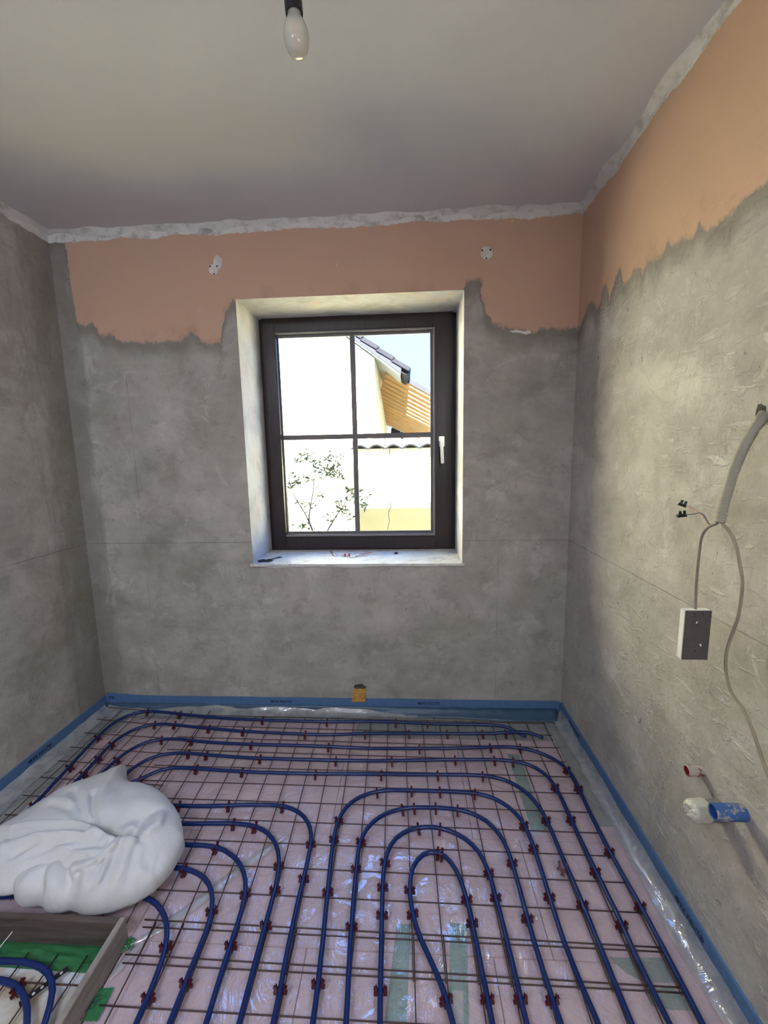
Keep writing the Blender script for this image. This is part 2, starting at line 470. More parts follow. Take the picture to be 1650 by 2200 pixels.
def wood(name, a, b, rough=0.6, axis=(1, 8, 8), sc=6):
    t = NT(name)
    f = t.noise(sc, 4, 0.6, 0.8, t.scale(axis))
    col = t.ramp(f, [(0.3, a), (0.7, b)])
    return t.finish(col, rough, t.bump(f, 0.25, 0.004))
M['frame_dark'] = wood('dark_stained_window_wood', (0.020, 0.011, 0.010), (0.034, 0.019, 0.016), 0.36, (8, 8, 1))
M['bead'] = simple('glazing_bead', (0.22, 0.20, 0.20), 0.35, 0.08)
M['muntin'] = simple('glazing_bar', (0.15, 0.135, 0.125), 0.5, 0.1)
M['nickel'] = simple('brushed_nickel', (0.62, 0.59, 0.52), 0.28, 0.05, metal=1.0)
M['sill'] = None
def sill_mat():
    t = NT('worn_stone_sill')
    col = t.ramp(t.noise(16, 7, 0.7, 1.0), [(0.3, (0.40, 0.37, 0.32)), (0.48, (0.60, 0.58, 0.55)), (0.7, (0.72, 0.71, 0.69))])
    return t.finish(col, 0.6, t.bump(t.noise(30, 6), 0.3, 0.005))
M['sill'] = sill_mat()

M['pipe_blue'] = simple('blue_heating_pipe', (0.006, 0.022, 0.115), 0.27, 0.06, 8)
M['wire'] = simple('rusty_wire', (0.085, 0.050, 0.042), 0.55, 0.25, 40, metal=0.4)
M['clip_red'] = simple('red_clip_plastic', (0.085, 0.005, 0.009), 0.45, 0.1)
M['strip_blue'] = simple('blue_foam', (0.083, 0.172, 0.335), 0.7, 0.12, 60, bump=0.25)
M['strip_flap'] = simple('dark_blue_flap', (0.05, 0.10, 0.16), 0.4, 0.15, 20)
M['ink'] = simple('printing_ink', (0.008, 0.014, 0.035), 0.6, 0.1)
M['tape_pale'] = simple('pale_green_tape', (0.27, 0.40, 0.33), 0.5, 0.1, 10)
M['tape_grey'] = simple('grey_green_tape', (0.34, 0.40, 0.37), 0.5, 0.1, 10)
M['tape_green'] = simple('green_tape', (0.035, 0.17, 0.06), 0.3, 0.2, 25, bump=0.2)
M['paper'] = simple('pale_label_paper', (0.55, 0.52, 0.50), 0.7, 0.06)
M['board_wood'] = wood('grey_formwork_board', (0.20, 0.165, 0.135), (0.36, 0.31, 0.26), 0.8, (1, 1, 6), 9)
M['board_dark'] = wood('shaded_formwork_board', (0.05, 0.032, 0.025), (0.13, 0.10, 0.085), 0.8, (1, 6, 8), 5)  # back plank, colour darkened to stand in for shade on its inner face
M['conduit'] = simple('cream_conduit', (0.31, 0.285, 0.22), 0.5, 0.08)
M['cable'] = simple('grey_cable_sheath', (0.20, 0.165, 0.125), 0.55, 0.12)
M['cable_light'] = simple('cream_cable_sheath', (0.27, 0.23, 0.165), 0.55, 0.12)
M['black'] = simple('black_plastic', (0.012, 0.012, 0.014), 0.4, 0.1)
M['copper_red'] = simple('salmon_wire', (0.45, 0.22, 0.12), 0.5, 0.1)
M['wire_blue'] = simple('blue_wire', (0.03, 0.05, 0.14), 0.5, 0.1)
M['box_grey'] = simple('grey_box_cover', (0.075, 0.066, 0.06), 0.55, 0.12, 50)  # grey cover, darkened further for the shade on its face
M['box_white'] = simple('white_box_shell', (0.75, 0.75, 0.70), 0.5, 0.05)
M['hole'] = simple('hole_dark', (0.015, 0.012, 0.010), 0.9, 0.1)
M['broken'] = simple('broken_plaster', (0.085, 0.075, 0.06), 0.95, 0.6, 70, bump=0.8)
M['patch'] = simple('bare_plaster_patch', (0.66, 0.645, 0.60), 0.9, 0.1, 30, bump=0.2)
def dusty_pipe(name, base, dust, lo, hi):
    t = NT(name)
    f = t.ramp(t.noise(38, 4, 0.7), [(lo, 0.0), (hi, 1.0)])
    return t.finish(t.mix(f, base, dust), 0.6, t.bump(f, 0.3, 0.003))
M['stub_red'] = dusty_pipe('plastered_red_pipe', (0.22, 0.03, 0.03), (0.40, 0.36, 0.30), 0.44, 0.50)
M['stub_red_in'] = simple('red_pipe_inside', (0.30, 0.02, 0.025), 0.5, 0.1)
M['stub_blue'] = dusty_pipe('dusty_blue_pipe', (0.035, 0.10, 0.27), (0.30, 0.29, 0.27), 0.54, 0.60)
M['stub_blue_in'] = simple('blue_pipe_inside', (0.03, 0.08, 0.32), 0.5, 0.1)
M['stub_tape'] = simple('white_wrapping_tape', (0.52, 0.51, 0.43), 0.5, 0.10, 30, bump=0.5)
M['stub_grey'] = simple('grey_drain_pipe', (0.22, 0.20, 0.17), 0.6, 0.15, 30)
M['foam'] = simple('orange_foam', (0.52, 0.28, 0.07), 0.9, 0.3, 60, bump=0.8)
M['red_plastic'] = simple('red_wire_sleeve', (0.55, 0.10, 0.08), 0.5, 0.1)
M['white_plastic'] = simple('white_plastic', (0.78, 0.77, 0.74), 0.45, 0.05)
M['steel'] = simple('dark_steel', (0.22, 0.22, 0.22), 0.35, 0.1, metal=0.9)

def cotton():
    t = NT('white_cotton')
    col = t.ramp(t.noise(3.0, 4), [(0.3, (0.60, 0.595, 0.58)), (0.7, (0.67, 0.67, 0.665))])
    wr = t.math('ADD', t.math('MULTIPLY', t.noise(14, 4, 0.6, 1.5, t.scale((1, 1, 0.6))), 1.0), t.math('MULTIPLY', t.noise(45, 4, 0.6, 0.6), 0.35))
    return t.finish(col, 0.9, t.bump(wr, 0.30, 0.012), Sheen_Weight=0.2)
M['cotton'] = cotton()

def bulb_mat():
    t = NT('frosted_bulb_glass')
    t.finish((0.62, 0.61, 0.52), 0.12)
    tr = t.n('ShaderNodeBsdfTransparent'); tr.inputs['Color'].default_value = (0.95, 0.94, 0.88, 1)
    m = t.n('ShaderNodeMixShader'); m.inputs[0].default_value = 0.62
    t.t.links.new(tr.outputs[0], m.inputs[1]); t.t.links.new(t.bsdf.outputs[0], m.inputs[2])
    t.t.links.new(m.outputs[0], t.out.inputs['Surface'])
    return t.mat
M['bulb'] = bulb_mat()
M['filament'] = simple('warm_filament_tube', (0.70, 0.34, 0.16), 0.6, 0.1)

# outside
M['house_wall'] = simple('pale_yellow_render', (0.80, 0.75, 0.50), 0.9, 0.03, 6)
M['soffit'] = simple('grey_soffit', (0.42, 0.42, 0.40), 0.8, 0.1)
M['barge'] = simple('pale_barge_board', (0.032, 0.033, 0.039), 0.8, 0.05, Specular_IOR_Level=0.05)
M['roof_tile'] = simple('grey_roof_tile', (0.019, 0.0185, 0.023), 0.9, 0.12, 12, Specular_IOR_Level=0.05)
M['orange_board'] = wood('orange_deal_board', (0.36, 0.18, 0.055), (0.48, 0.27, 0.09), 0.6, (1, 6, 6), 3)
M['old_tile'] = simple('weathered_tile', (0.032, 0.033, 0.035), 0.9, 0.35, 25, bump=0.4, Specular_IOR_Level=0.05)
M['dark_tile'] = simple('dark_mossy_tile', (0.016, 0.010, 0.008), 0.9, 0.45, 30, bump=0.5, Specular_IOR_Level=0.05)
M['mortar'] = simple('tile_mortar', (0.03, 0.021, 0.011), 0.9, 0.2, Specular_IOR_Level=0.05)
M['foot_band'] = simple('yellow_foot_band', (0.52, 0.42, 0.19), 0.9, 0.04, 6)
M['crack'] = simple('wall_crack', (0.16, 0.14, 0.10), 0.9, 0.1)
M['bark'] = simple('shrub_bark', (0.05, 0.04, 0.03), 0.9, 0.2)
M['leaf'] = simple('shrub_leaf', (0.045, 0.065, 0.02), 0.6, 0.4, 4)
M['hoop'] = simple('dark_hoop_wire', (0.02, 0.02, 0.018), 0.6, 0.1)
M['ground'] = simple('dry_lawn', (0.10, 0.105, 0.085), 0.95, 0.3, 14)
M['outside_wall'] = simple('outer_render', (0.70, 0.68, 0.60), 0.9, 0.04)

# ------------------------------------------------------------------ room shell
TH = 0.25
def wall_back():
    m = MB()
    xs = [XL - TH, WX0, WX1, XR + TH]; zs = [-0.25, WZ0, WZ1, 3.30]
    # cells of the inner and outer face round the opening
    for i in range(3):
        for k in range(3):
            if i == 1 and k == 1: continue
            a, b, c, d = xs[i], xs[i + 1], zs[k], zs[k + 1]
            m.add([(a, YB, c), (b, YB, c), (b, YB, d), (a, YB, d)], [(0, 1, 2, 3)], 0)
            m.add([(a, YO, c), (b, YO, c), (b, YO, d), (a, YO, d)], [(3, 2, 1, 0)], 2)
    a, b, c, d = xs[0], xs[3], zs[0], zs[3]
    for p, q in (((a, c), (b, c)), ((b, c), (b, d)), ((b, d), (a, d)), ((a, d), (a, c))):
        m.add([(p[0], YB, p[1]), (q[0], YB, q[1]), (q[0], YO, q[1]), (p[0], YO, p[1])], [(0, 1, 2, 3)], 2)
    a, b, c, d = WX0, WX1, WZ0, WZ1
    for p, q in (((a, c), (b, c)), ((b, c), (b, d)), ((b, d), (a, d)), ((a, d), (a, c))):
        m.add([(p[0], YB, p[1]), (q[0], YB, q[1]), (q[0], YO, q[1]), (p[0], YO, p[1])], [(3, 2, 1, 0)], 1)
    me = m
    o = me.build('wall_back', [M['plaster_back'], M['reveal'], M['outside_wall']], kind='structure')
    bm = bmesh.new(); bm.from_mesh(o.data); bmesh.ops.remove_doubles(bm, verts=bm.verts, dist=1e-5)
    bmesh.ops.recalc_face_normals(bm, faces=bm.faces); bm.to_mesh(o.data); bm.free()
    return o
WB = wall_back()
WL = MB().span((XL - TH, YF - TH, -0.25), (XL, YB, 3.3)).build('wall_left', M['plaster_left'], kind='structure')
WR = MB().span((XR, -0.25, -0.25), (XR + TH, YB, 3.3)).span((XR, -1.25, 2.62), (XR + TH, -0.25, 3.3)).span((XR, -1.25, -0.25), (XR + TH, -0.25, 1.3)).span((XR, YF - TH, -0.25), (XR + TH, -1.25, 3.3)).build('wall_right', M['plaster_right'], kind='structure')
WF = MB().span((XL, YF - TH, -0.25), (XR, YF, 3.3)).build('wall_front', M['plaster_front'], kind='structure')
MB().span((XR + 0.10, -1.249, 1.301), (XR + 0.16, -0.251, 2.619)).build('side_opening_panel', M['reveal'], kind='structure')  # opaque panel closing the opening made up for the side fill lamp
MB().span((XL - TH, YF - TH, ZC), (XR + TH, 3.05, 3.42)).build('ceiling', M['ceiling'], kind='structure')
def cove(name, p0, p1, inward, n=70, w=0.03, seed=0):
    """uneven fillet of jointing plaster between wall and ceiling"""
    p0, p1, inward = Vector(p0), Vector(p1), Vector(inward)
    vs, fs = [], []
    for i in range(n + 1):
        p = p0.lerp(p1, i / n)
        a = w * (0.75 + 1.0 * noise.noise(Vector((i * 0.35, seed, 0.3)))) + 0.012 * noise.noise(Vector((i * 1.7, seed, 4)))
        b = w * (0.9 + 0.9 * noise.noise(Vector((i * 0.3, seed, 7.3))))
        a, b = max(a, 0.006), max(b, 0.006)
        for off, dz in ((-0.004, 0.004), (a, 0.004), (a, -0.0005), (a * 0.45, -b * 0.45), (0.0005, -b), (-0.004, -b)):
            vs.append(p + inward * off + Vector((0, 0, dz)))
    for i in range(n):
        for k in range(6):
            k2 = (k + 1) % 6
            fs.append((i * 6 + k, i * 6 + k2, i * 6 + 6 + k2, i * 6 + 6 + k))
    fs += [tuple(range(6)), tuple(range(n * 6 + 5, n * 6 - 1, -1))]
    return MB().add(vs, fs).build(name, M['filler'], kind='structure', smooth=True)
cove('trim_1', (XL, YB, ZC), (XR, YB, ZC), (0, -1, 0), w=0.026, seed=1)
cove('trim_2', (XR, YB, ZC), (XR, YF, ZC), (-1, 0, 0), w=0.030, seed=2)
cove('trim_3', (XL, YF, ZC), (XL, YB, ZC), (1, 0, 0), w=0.026, seed=3)

# bare lamp patches on the window wall, with their screw holes
def blob(c, r, n, seed, stretch=1.0, wob=0.16):
    return [(c[0] + r * (1 + wob * noise.noise(Vector((math.cos(a) * 1.4, math.sin(a) * 1.4, seed)))) * math.cos(a),
             c[1] + r * stretch * (1 + wob * noise.noise(Vector((math.cos(a) * 1.4, math.sin(a) * 1.4, seed)))) * math.sin(a))
            for a in [2 * math.pi * k / n for k in range(n)]]
TO_BACK = Matrix(((1, 0, 0, 0), (0, 0, -1, YB), (0, 1, 0, 0), (0, 0, 0, 1)))   # (x, z, depth into the room)
ROS = [[-1.0342, 2.6345, -1.0315, 2.6676], [0.4348, 2.6411]]
def patch(shapes, holes):
    m = MB()
    for i_, s_ in enumerate(shapes): m.prism(s_, -0.002, 0.0022 - 0.0007 * i_, TO_BACK)
    o = m.build('plaster_patch', M['patch'], WB)
    for hx, hz, hr in holes:
        h = MB(); h.prism(blob((hx, hz), hr, 10, 3.1), 0.0, 0.0028, TO_BACK); h.build('screw_hole', M['hole'], o)
x, z = ROS[0][0], ROS[0][1]
patch([blob((x - 0.008, z - 0.012), 0.027, 22, 1.0), blob((x + 0.017, z + 0.022), 0.024, 22, 2.0, 1.5)],
      [(x - 0.026, z + 0.004, 0.0042), (x + 0.012, z + 0.004, 0.0045), (x - 0.008, z - 0.034, 0.0045)])
x, z = ROS[1]
patch([blob((x, z), 0.032, 26, 5.0)], [(x - 0.022, z + 0.014, 0.0048), (x + 0.020, z + 0.015, 0.0052), (x - 0.001, z - 0.026, 0.0042)])
# flake of white filler on the paint edge, right of the window
fx = 0.62
MB().prism([(fx + a, 2.235 + b) for a, b in ((-0.055, 0.012), (-0.02, 0.016), (0.02, 0.006), (0.05, 0.012), (0.06, -0.004), (0.03, -0.010), (0.0, 0.0), (-0.04, 0.002))], -0.002, 0.002, TO_BACK).build('plaster_patch', M['patch'], WB)

# floor: raw slab with insulation boards laid on it
FLOOR = MB().span((XL - 0.05, YF - 1.3, -0.25), (XR + 0.05, YB + 0.05, -0.03)).build('floor', M['screed'], kind='structure')
BOXX, BOXY = -0.952, 1.113     # right and back outer faces of the formwork frame
def board(a, b, mat, name='insulation_board', z=0.0):
    g = 0.0015
    MB().span((a[0] + g, a[1] + g, -0.03), (b[0] - g, b[1] - g, z)).build(name, mat, FLOOR, bevel=0.001)
xs0 = [-1.80, -0.93, -0.345, 0.26, 0.81]
rows = [(2.125, 1.52), (1.52, 1.113), (1.113, 0.51), (0.51, -0.09), (-0.09, -0.69), (-0.69, -1.29), (-1.29, YF)]
for r, (y1, y0) in enumerate(rows):
    cuts = [[-1.80, -1.20, -0.345, 0.26, 0.81], [-1.80, -0.95, -0.20, 0.45, 0.81]][r % 2]
    if 2 <= r <= 3: cuts = [c for c in [-0.95, -0.345 if r == 2 else -0.2, 0.26 if r == 2 else 0.45, 0.81]]
    for a, b in zip(cuts, cuts[1:]):
        board((a, y0), (b, y1), M['pink'])
for a, b in ((-1.75, -1.1), (-1.1, -0.31)): board((a, 2.125), (b, 2.262), M['pink'])
board((-0.31, 2.125), (0.15, YB), M['grey_board'], 'levelling_board')
board((0.15, 2.125), (XR, YB), M['grey_board'], 'levelling_board')
board((XL, 2.262), (-0.31, YB), M['grey_board'], 'levelling_board')
board((XL, 2.125), (-1.75, 2.262), M['grey_board'], 'levelling_board')
for y0, y1 in ((1.113, 2.125), (-0.09, -1.75)):
    a, b = min(y0, y1), max(y0, y1)
    board((XL, a), (-1.80, b), M['grey_board'], 'levelling_board')
for y0, y1 in ((1.60, 2.125), (0.9, 1.60), (-0.2, 0.9), (YF, -0.2)):
    board((0.81, y0), (XR, y1), M['grey_board'] if y0 > 1.5 else M['pink'], 'levelling_board' if y0 > 1.5 else 'insulation_board')
for a, b in ((XL, -1.45), (-1.45, -0.972)):
    for y0, y1 in ((-0.09, 0.52), (0.52, 1.093)):
        board((a, y0), (b, y1), M['eps'], 'foam_board')

# ------------------------------------------------------------------ window
WIN = empty('window_1', (-0.305, 2.71, 0.96))
tag(WIN, kind='structure')
def ring(name, x0, x1, z0, z1, w, y0, y1, mat, parent, bevel=0.003):
    m = MB()
    m.span((x0, y0, z0), (x0 + w, y1, z1)).span((x1 - w, y0, z0), (x1, y1, z1))
    m.span((x0 + w, y0, z0), (x1 - w, y1, z0 + w)).span((x0 + w, y0, z1 - w), (x1 - w, y1, z1))
    return m.build(name, mat, parent, bevel=bevel)
ring('window_frame', WX0 - 0.01, WX1 + 0.005, 0.945, 2.50, 0.034, 2.712, 2.775, M['frame_dark'], WIN)
GX0, GX1, GZ0, GZ1 = -0.834, 0.178, 1.068, 2.372      # visible glass opening
m = MB()
sx0, sx1, sz0, sz1 = WX0 + 0.022, WX1 - 0.022, 0.972, 2.47
m.span((sx0, 2.69, sz0), (sx0 + 0.086, 2.76, sz1)).span((0.186, 2.69, sz0), (sx1, 2.76, sz1))
m.span((sx0 + 0.086, 2.69, sz0), (0.186, 2.76, sz0 + 0.086)).span((sx0 + 0.086, 2.69, 2.378), (0.186, 2.76, sz1))
SASH = m.build('sash', M['frame_dark'], WIN, bevel=0.004)
# fill between sash and glass opening: stepped glazing bead
ring('glazing_bead', GX0 - 0.012, GX1 + 0.012, GZ0 - 0.012, GZ1 + 0.012, 0.014, 2.696, 2.742, M['bead'], WIN, 0.002)
ring('glazing_seal', GX0 + 0.001, GX1 - 0.001, GZ0 + 0.001, GZ1 - 0.001, 0.018, 2.728, 2.742, M['muntin'], WIN, 0.002)
mx, mz = -0.337, 1.722
m = MB(); m.span((mx - 0.016, 2.732, GZ0), (mx + 0.016, 2.752, GZ1)); m.build('glazing_bar', M['muntin'], WIN, bevel=0.003)
m = MB(); m.span((GX0, 2.734, mz - 0.016), (GX1, 2.750, mz + 0.016)); m.build('glazing_bar', M['muntin'], WIN, bevel=0.003)
for a, b in ((GX0 + 0.005, mx), (mx, GX1 - 0.005)):
    for c, d in ((GZ0 + 0.005, mz), (mz, GZ1 - 0.005)):
        MB().span((a + 0.002, 2.7400, c + 0.002), (b - 0.002, 2.7440, d - 0.002)).build('pane', M['glass'], WIN)
# handle
hx, hz = 0.228, 1.672
HND = MB().span((hx - 0.018, 2.680, hz - 0.030), (hx + 0.018, 2.691, hz + 0.036)).build('handle', M['nickel'], WIN, bevel=0.003)
m = MB()
m.tube([(hx, 2.684, hz + 0.004), (hx, 2.650, hz + 0.004)], 0.009, 14)
m.build('handle_neck', M['nickel'], HND, smooth=True)
m = MB()
m.box((hx - 0.001, 2.645, hz - 0.062), (0.021, 0.012, 0.150), Matrix.Rotation(math.radians(-2.5), 3, 'Y'))
m.build('handle_lever', M['nickel'], HND, bevel=0.004)
# sill slab with a shallow nosing
m = MB(); m.span((WX0 - 0.012, YB - 0.016, WZ0 - 0.012), (WX1 + 0.012, YB + 0.02, WZ0 + 0.003)).span((WX0, YB + 0.02, WZ0 - 0.012), (WX1, 2.72, WZ0 + 0.003))
m.build('sill', M['sill'], WIN)
m = MB(); m.prism([(WX0 + 0.002, WZ0 - 0.010), (WX1 - 0.05, WZ0 - 0.010), (WX1 - 0.14, WZ0 - 0.020), (-0.1, WZ0 - 0.016), (-0.3, WZ0 - 0.024), (-0.55, WZ0 - 0.017), (-0.8, WZ0 - 0.023)], 0.0, 0.006, TO_BACK)
m.build('sill_bedding', M['filler'], WIN)

# ------------------------------------------------------------------ blue edge strips with print
def strip_mesh(path, nrm, seed, curl=None, n=60):
    a, b = Vector(path[0]), Vector(path[1]); nrm = Vector(nrm)
    L = (b - a).length; vs, fs = [], []
    for i in range(n + 1):
        u = i / n
        p = a.lerp(b, u)
        top = STRIP_TOP + 0.0035 * noise.noise(Vector((u * L * 3.0, seed, 0))) + (curl(u) if curl else 0)
        bul = 0.0013 * (1 + noise.noise(Vector((u * L * 4.0, seed, 5))))
        for off, z in ((0.0005, -0.02), (0.009 + bul, -0.02), (0.009 + bul, top * 0.5), (0.0085, top), (0.0005, top)):
            vs.append(p + nrm * off + Vector((0, 0, z)))
    for i in range(n):
        for k in range(5):
            k2 = (k + 1) % 5
            fs.append((i * 5 + k, i * 5 + k2, i * 5 + 5 + k2, i * 5 + 5 + k))
    fs += [tuple(range(5)), tuple(range(n * 5 + 4, n * 5 - 1, -1))]
    return MB().add(vs, fs)

def lettering(parent, pos, right, normal, length, body='KE KELIT\u00ae', logo=True):
    """printed mark: leaf-shaped arrow and word mark, standing a hair proud of the strip"""
    right, normal = unit(right), unit(normal)
    up = normal.cross(right)
    R = Matrix((right, up, normal)).transposed().to_4x4()
    k = length / 0.15
    o = None
    fc = bpy.data.curves.new('printed_lettering', 'FONT')
    fc.body = body
    fc.size = 0.0265 * k
    fc.extrude = 0.0004
    fc.space_character = 1.05
    tmp = bpy.data.objects.new('lettering_source', fc)
    COL.objects.link(tmp)
    bpy.context.view_layer.update()
    me = bpy.data.meshes.new_from_object(tmp.evaluated_get(bpy.context.evaluated_depsgraph_get()))
    bpy.data.objects.remove(tmp); bpy.data.curves.remove(fc)
    me.name = 'printed_lettering'
    me.materials.clear(); me.materials.append(M['ink'])
    o = bpy.data.objects.new('printed_lettering', me)
    COL.objects.link(o)
    off = 0.026 * k if logo else 0.0
    o.matrix_world = Matrix.Translation(Vector(pos) + right * off - up * 0.009) @ R @ Matrix.Diagonal((0.86, 1, 1, 1))
    o.parent = parent
    if logo:
        m = MB()
        T = Matrix.Translation(Vector(pos)) @ R
        outer = [(-0.001, 0), (0.006, 0.0065), (0.015, 0.0085), (0.021, 0.006), (0.021, -0.006), (0.015, -0.0085), (0.006, -0.0065)]
        inner = [(0.006, 0), (0.010, 0.0035), (0.0165, 0.0045), (0.0165, 0.001), (0.0165, -0.001), (0.0165, -0.0045), (0.010, -0.0035)]
        P = [Vector((x * k, y * k, z)) for z in (-0.0004, 0.0004) for x, y in outer + inner]
        n = len(outer); fs = []
        for i in range(n):
            j = (i + 1) % n
            fs.append((14 + i, 14 + j, 14 + n + j, 14 + n + i))
            fs.append((i, n + i, n + j, j))
            fs.append((i, j, 14 + j, 14 + i)); fs.append((n + i, 14 + n + i, 14 + n + j, n + j))
        m.add([T @ p for p in P], fs)
        m.box(T @ Vector((0.016 * k, 0, 0)), (0.009 * k, 0.0022 * k, 0.0008), R.to_3x3())
        m.build('printed_logo', M['ink'], parent)

SB = strip_mesh(((XL + 0.012, YB, 0), (XR - 0.012, YB, 0)), (0, -1, 0), 1, lambda u: 0.016 * max(0, 1 - u / 0.07) ** 1.0).build('edge_strip', M['strip_blue'], smooth=True)
tag(SB, 'blue foam edge strip along the wall under the window', 'edge strip', 'blue foam edge strips')
SL = strip_mesh(((XL, YB - 0.012, 0), (XL, YF, 0)), (1, 0, 0), 2).build('edge_strip', M['strip_blue'], smooth=True)
tag(SL, 'blue foam edge strip along the left wall behind the white cushion', 'edge strip', 'blue foam edge strips')
SR = strip_mesh(((XR, YB - 0.012, 0), (XR, YF, 0)), (-1, 0, 0), 3).build('edge_strip', M['strip_blue'], smooth=True)
tag(SR, 'blue foam edge strip along the right wall below the pipe stubs', 'edge strip', 'blue foam edge strips')
yb = YB - 0.0113
lettering(SB, (-0.875, yb, 0.0705), (1, 0, 0), (0, -1, 0), 0.150)
lettering(SB, (0.052, yb, 0.0705), (1, 0, 0), (0, -1, 0), 0.150)
lettering(SB, (XL + 0.030, yb, 0.080), (1, 0, 0), (0, -1, 0), 0.150, 'IT\u00ae', False)
xl = XL + 0.0113
lettering(SL, (xl, 1.795, 0.068), (0, 1, 0), (1, 0, 0), 0.150)
lettering(SL, (xl, 0.86, 0.068), (0, 1, 0), (1, 0, 0), 0.150)
xr = XR - 0.0113
lettering(SR, (xr, 2.205, 0.068), (0, -1, 0), (-1, 0, 0), 0.150)
lettering(SR, (xr, 1.268, 0.068), (0, -1, 0), (-1, 0, 0), 0.150)
lettering(SR, (xr, 0.332, 0.068), (0, -1, 0), (-1, 0, 0), 0.150)
# dark crumpled flap of the back strip that folds onto the floor
def flap():
    n, vs, fs = 80, [], []
    for i in range(n + 1):
        u = i / n
        x = XL + 0.02 + u * (XR - XL - 0.05)
        w = 0.012 + 0.055 * max(0, min(1, (u - 0.55) / 0.35)) + 0.030 * max(0, 1 - abs(u - 0.10) / 0.09) + 0.007 * noise.noise(Vector((u * 14, 2, 0)))
        w = max(w, 0.006)
        for k in range(5):
            t = k / 4
            vs.append((x, YB - 0.015 - w * t, 0.040 * (1 - t) ** 1.6 + 0.009 + 0.006 * noise.noise(Vector((u * 26, t * 3, 1)))))
    for i in range(n):
        for k in range(4):
            fs.append((i * 5 + k, i * 5 + k + 1, i * 5 + 6 + k, i * 5 + 5 + k))
    o = MB().add(vs, fs).build('foil_flap', M['strip_flap'], SB, smooth='all')
    sm = o.modifiers.new('thickness', 'SOLIDIFY'); sm.thickness = 0.0012
    o['label'] = 'dark crumpled foil flap'
flap()

# ------------------------------------------------------------------ plastic film over the boards
def film():
    x0, x1, y0, y1 = XL + 0.012, XR - 0.012, 0.15, YB - 0.014
    nx, ny = 170, 150
    idx, vs, fs = {}, [], []
    def h(x, y):
        p = Vector((x, y, 0))
        a = abs(noise.noise(p * 5.5 + Vector((3, 0, 0))))
        b = abs(noise.noise(Vector((x * 14, y * 6, 2))))
        c = abs(noise.noise(Vector((x * 30 + y * 12, y * 22, 5))))
        w = (1 - min(1, a * 3.2)) * 0.0040 + (1 - min(1, b * 3)) * 0.0024 + (1 - min(1, c * 3)) * 0.0010
        return 0.0022 + w * (0.55 + 0.9 * max(0, noise.noise(p * 1.3 + Vector((9, 0, 0)))))
    for i in range(nx + 1):
        for j in range(ny + 1):
            x = x0 + (x1 - x0) * i / nx; y = y0 + (y1 - y0) * j / ny
            if x < BOXX + 0.003 and y < BOXY + 0.003: continue
            idx[i, j] = len(vs); vs.append((x, y, h(x, y)))
    for i in range(nx):
        for j in range(ny):
            q = [idx.get(k) for k in ((i, j), (i + 1, j), (i + 1, j + 1), (i, j + 1))]
            if None not in q: fs.append(tuple(q))
    o = MB().add(vs, fs).build('plastic_film', M['film'], smooth='all')
    tag(o, 'clear wrinkled plastic film spread over the pink insulation boards', 'plastic film')
    return o
FILM = film()

def film_edge(path, nrm, w0, w1, hgt, seed, n=90):
    """film folded up against the strip, several milky layers"""
    a, b = Vector(path[0]), Vector(path[1]); nrm = Vector(nrm)
    L = (b - a).length; vs, fs = [], []
    K = 8
    for i in range(n + 1):
        u = i / n
        p = a.lerp(b, u)
        w = w0 + (w1 - w0) * u + 0.020 * noise.noise(Vector((u * L * 4, seed, 0))) + 0.007 * noise.noise(Vector((u * L * 17, seed, 3)))
        hh = hgt * (1 + 0.35 * noise.noise(Vector((u * L * 5, seed, 9))))
        w = max(w, 0.015)
        for k in range(K + 1):
            t = k / K
            q = p + nrm * (0.0135 + w * t)
            z = 0.0095 + hh * (1 - t) ** 2.6 + 0.0045 * noise.noise(Vector((u * L * 16, t * 2.5, seed)))
            vs.append(q + Vector((0, 0, max(z, 0.0078))))
    for i in range(n):
        for k in range(K):
            fs.append((i * (K + 1) + k, i * (K + 1) + k + 1, (i + 1) * (K + 1) + k + 1, (i + 1) * (K + 1) + k))
    o = MB().add(vs, fs).build('film_edge', M['film_edge'], FILM, smooth='all')
    o['label'] = 'milky folded film margin'
film_edge(((XL + 0.03, YB, 0), (XR - 0.03, YB, 0)), (0, -1, 0), 0.085, 0.03, 0.030, 1)
film_edge(((XL, YB - 0.03, 0), (XL, 1.13, 0)), (1, 0, 0), 0.055, 0.10, 0.035, 2)
film_edge(((XR, YB - 0.03, 0), (XR, 0.2, 0)), (-1, 0, 0), 0.05, 0.055, 0.045, 3)
# loose fold of film lying across the boards, left of the middle
def fold_strip(P, w, z, mat, name):
    P = smooth_path([(x, y, z) for x, y in P], 0.03)
    vs, fs = [], []
    for i, p in enumerate(P):
        t = unit(P[min(i + 1, len(P) - 1)] - P[max(i - 1, 0)]); s_ = Vector((-t.y, t.x, 0))
        e_ = min(1.0, 0.15 + 5.0 * min(i, len(P) - 1 - i) / len(P))
        for k, (a, dz) in enumerate(((-1, 0), (-0.3, 0.006), (0.4, 0.004), (1, 0))):
            vs.append(p + s_ * a * w * e_ + Vector((0, 0, dz + 0.002 * noise.noise(p * 30))))
    for i in range(len(P) - 1):
        for k in range(3): fs.append((i * 4 + k, i * 4 + k + 1, i * 4 + 5 + k, i * 4 + 4 + k))
    return MB().add(vs, fs).build(name, mat, FILM, smooth='all')
fold_strip([(-0.93, 1.09), (-0.80, 1.20), (-0.66, 1.36), (-0.52, 1.50)], 0.018, 0.0095, M['film_edge'], 'film_fold')
fold_strip([(-0.934, 1.0), (-0.922, 1.05), (-0.895, 1.10)], 0.013, 0.0092, M['film_edge'], 'film_fold')

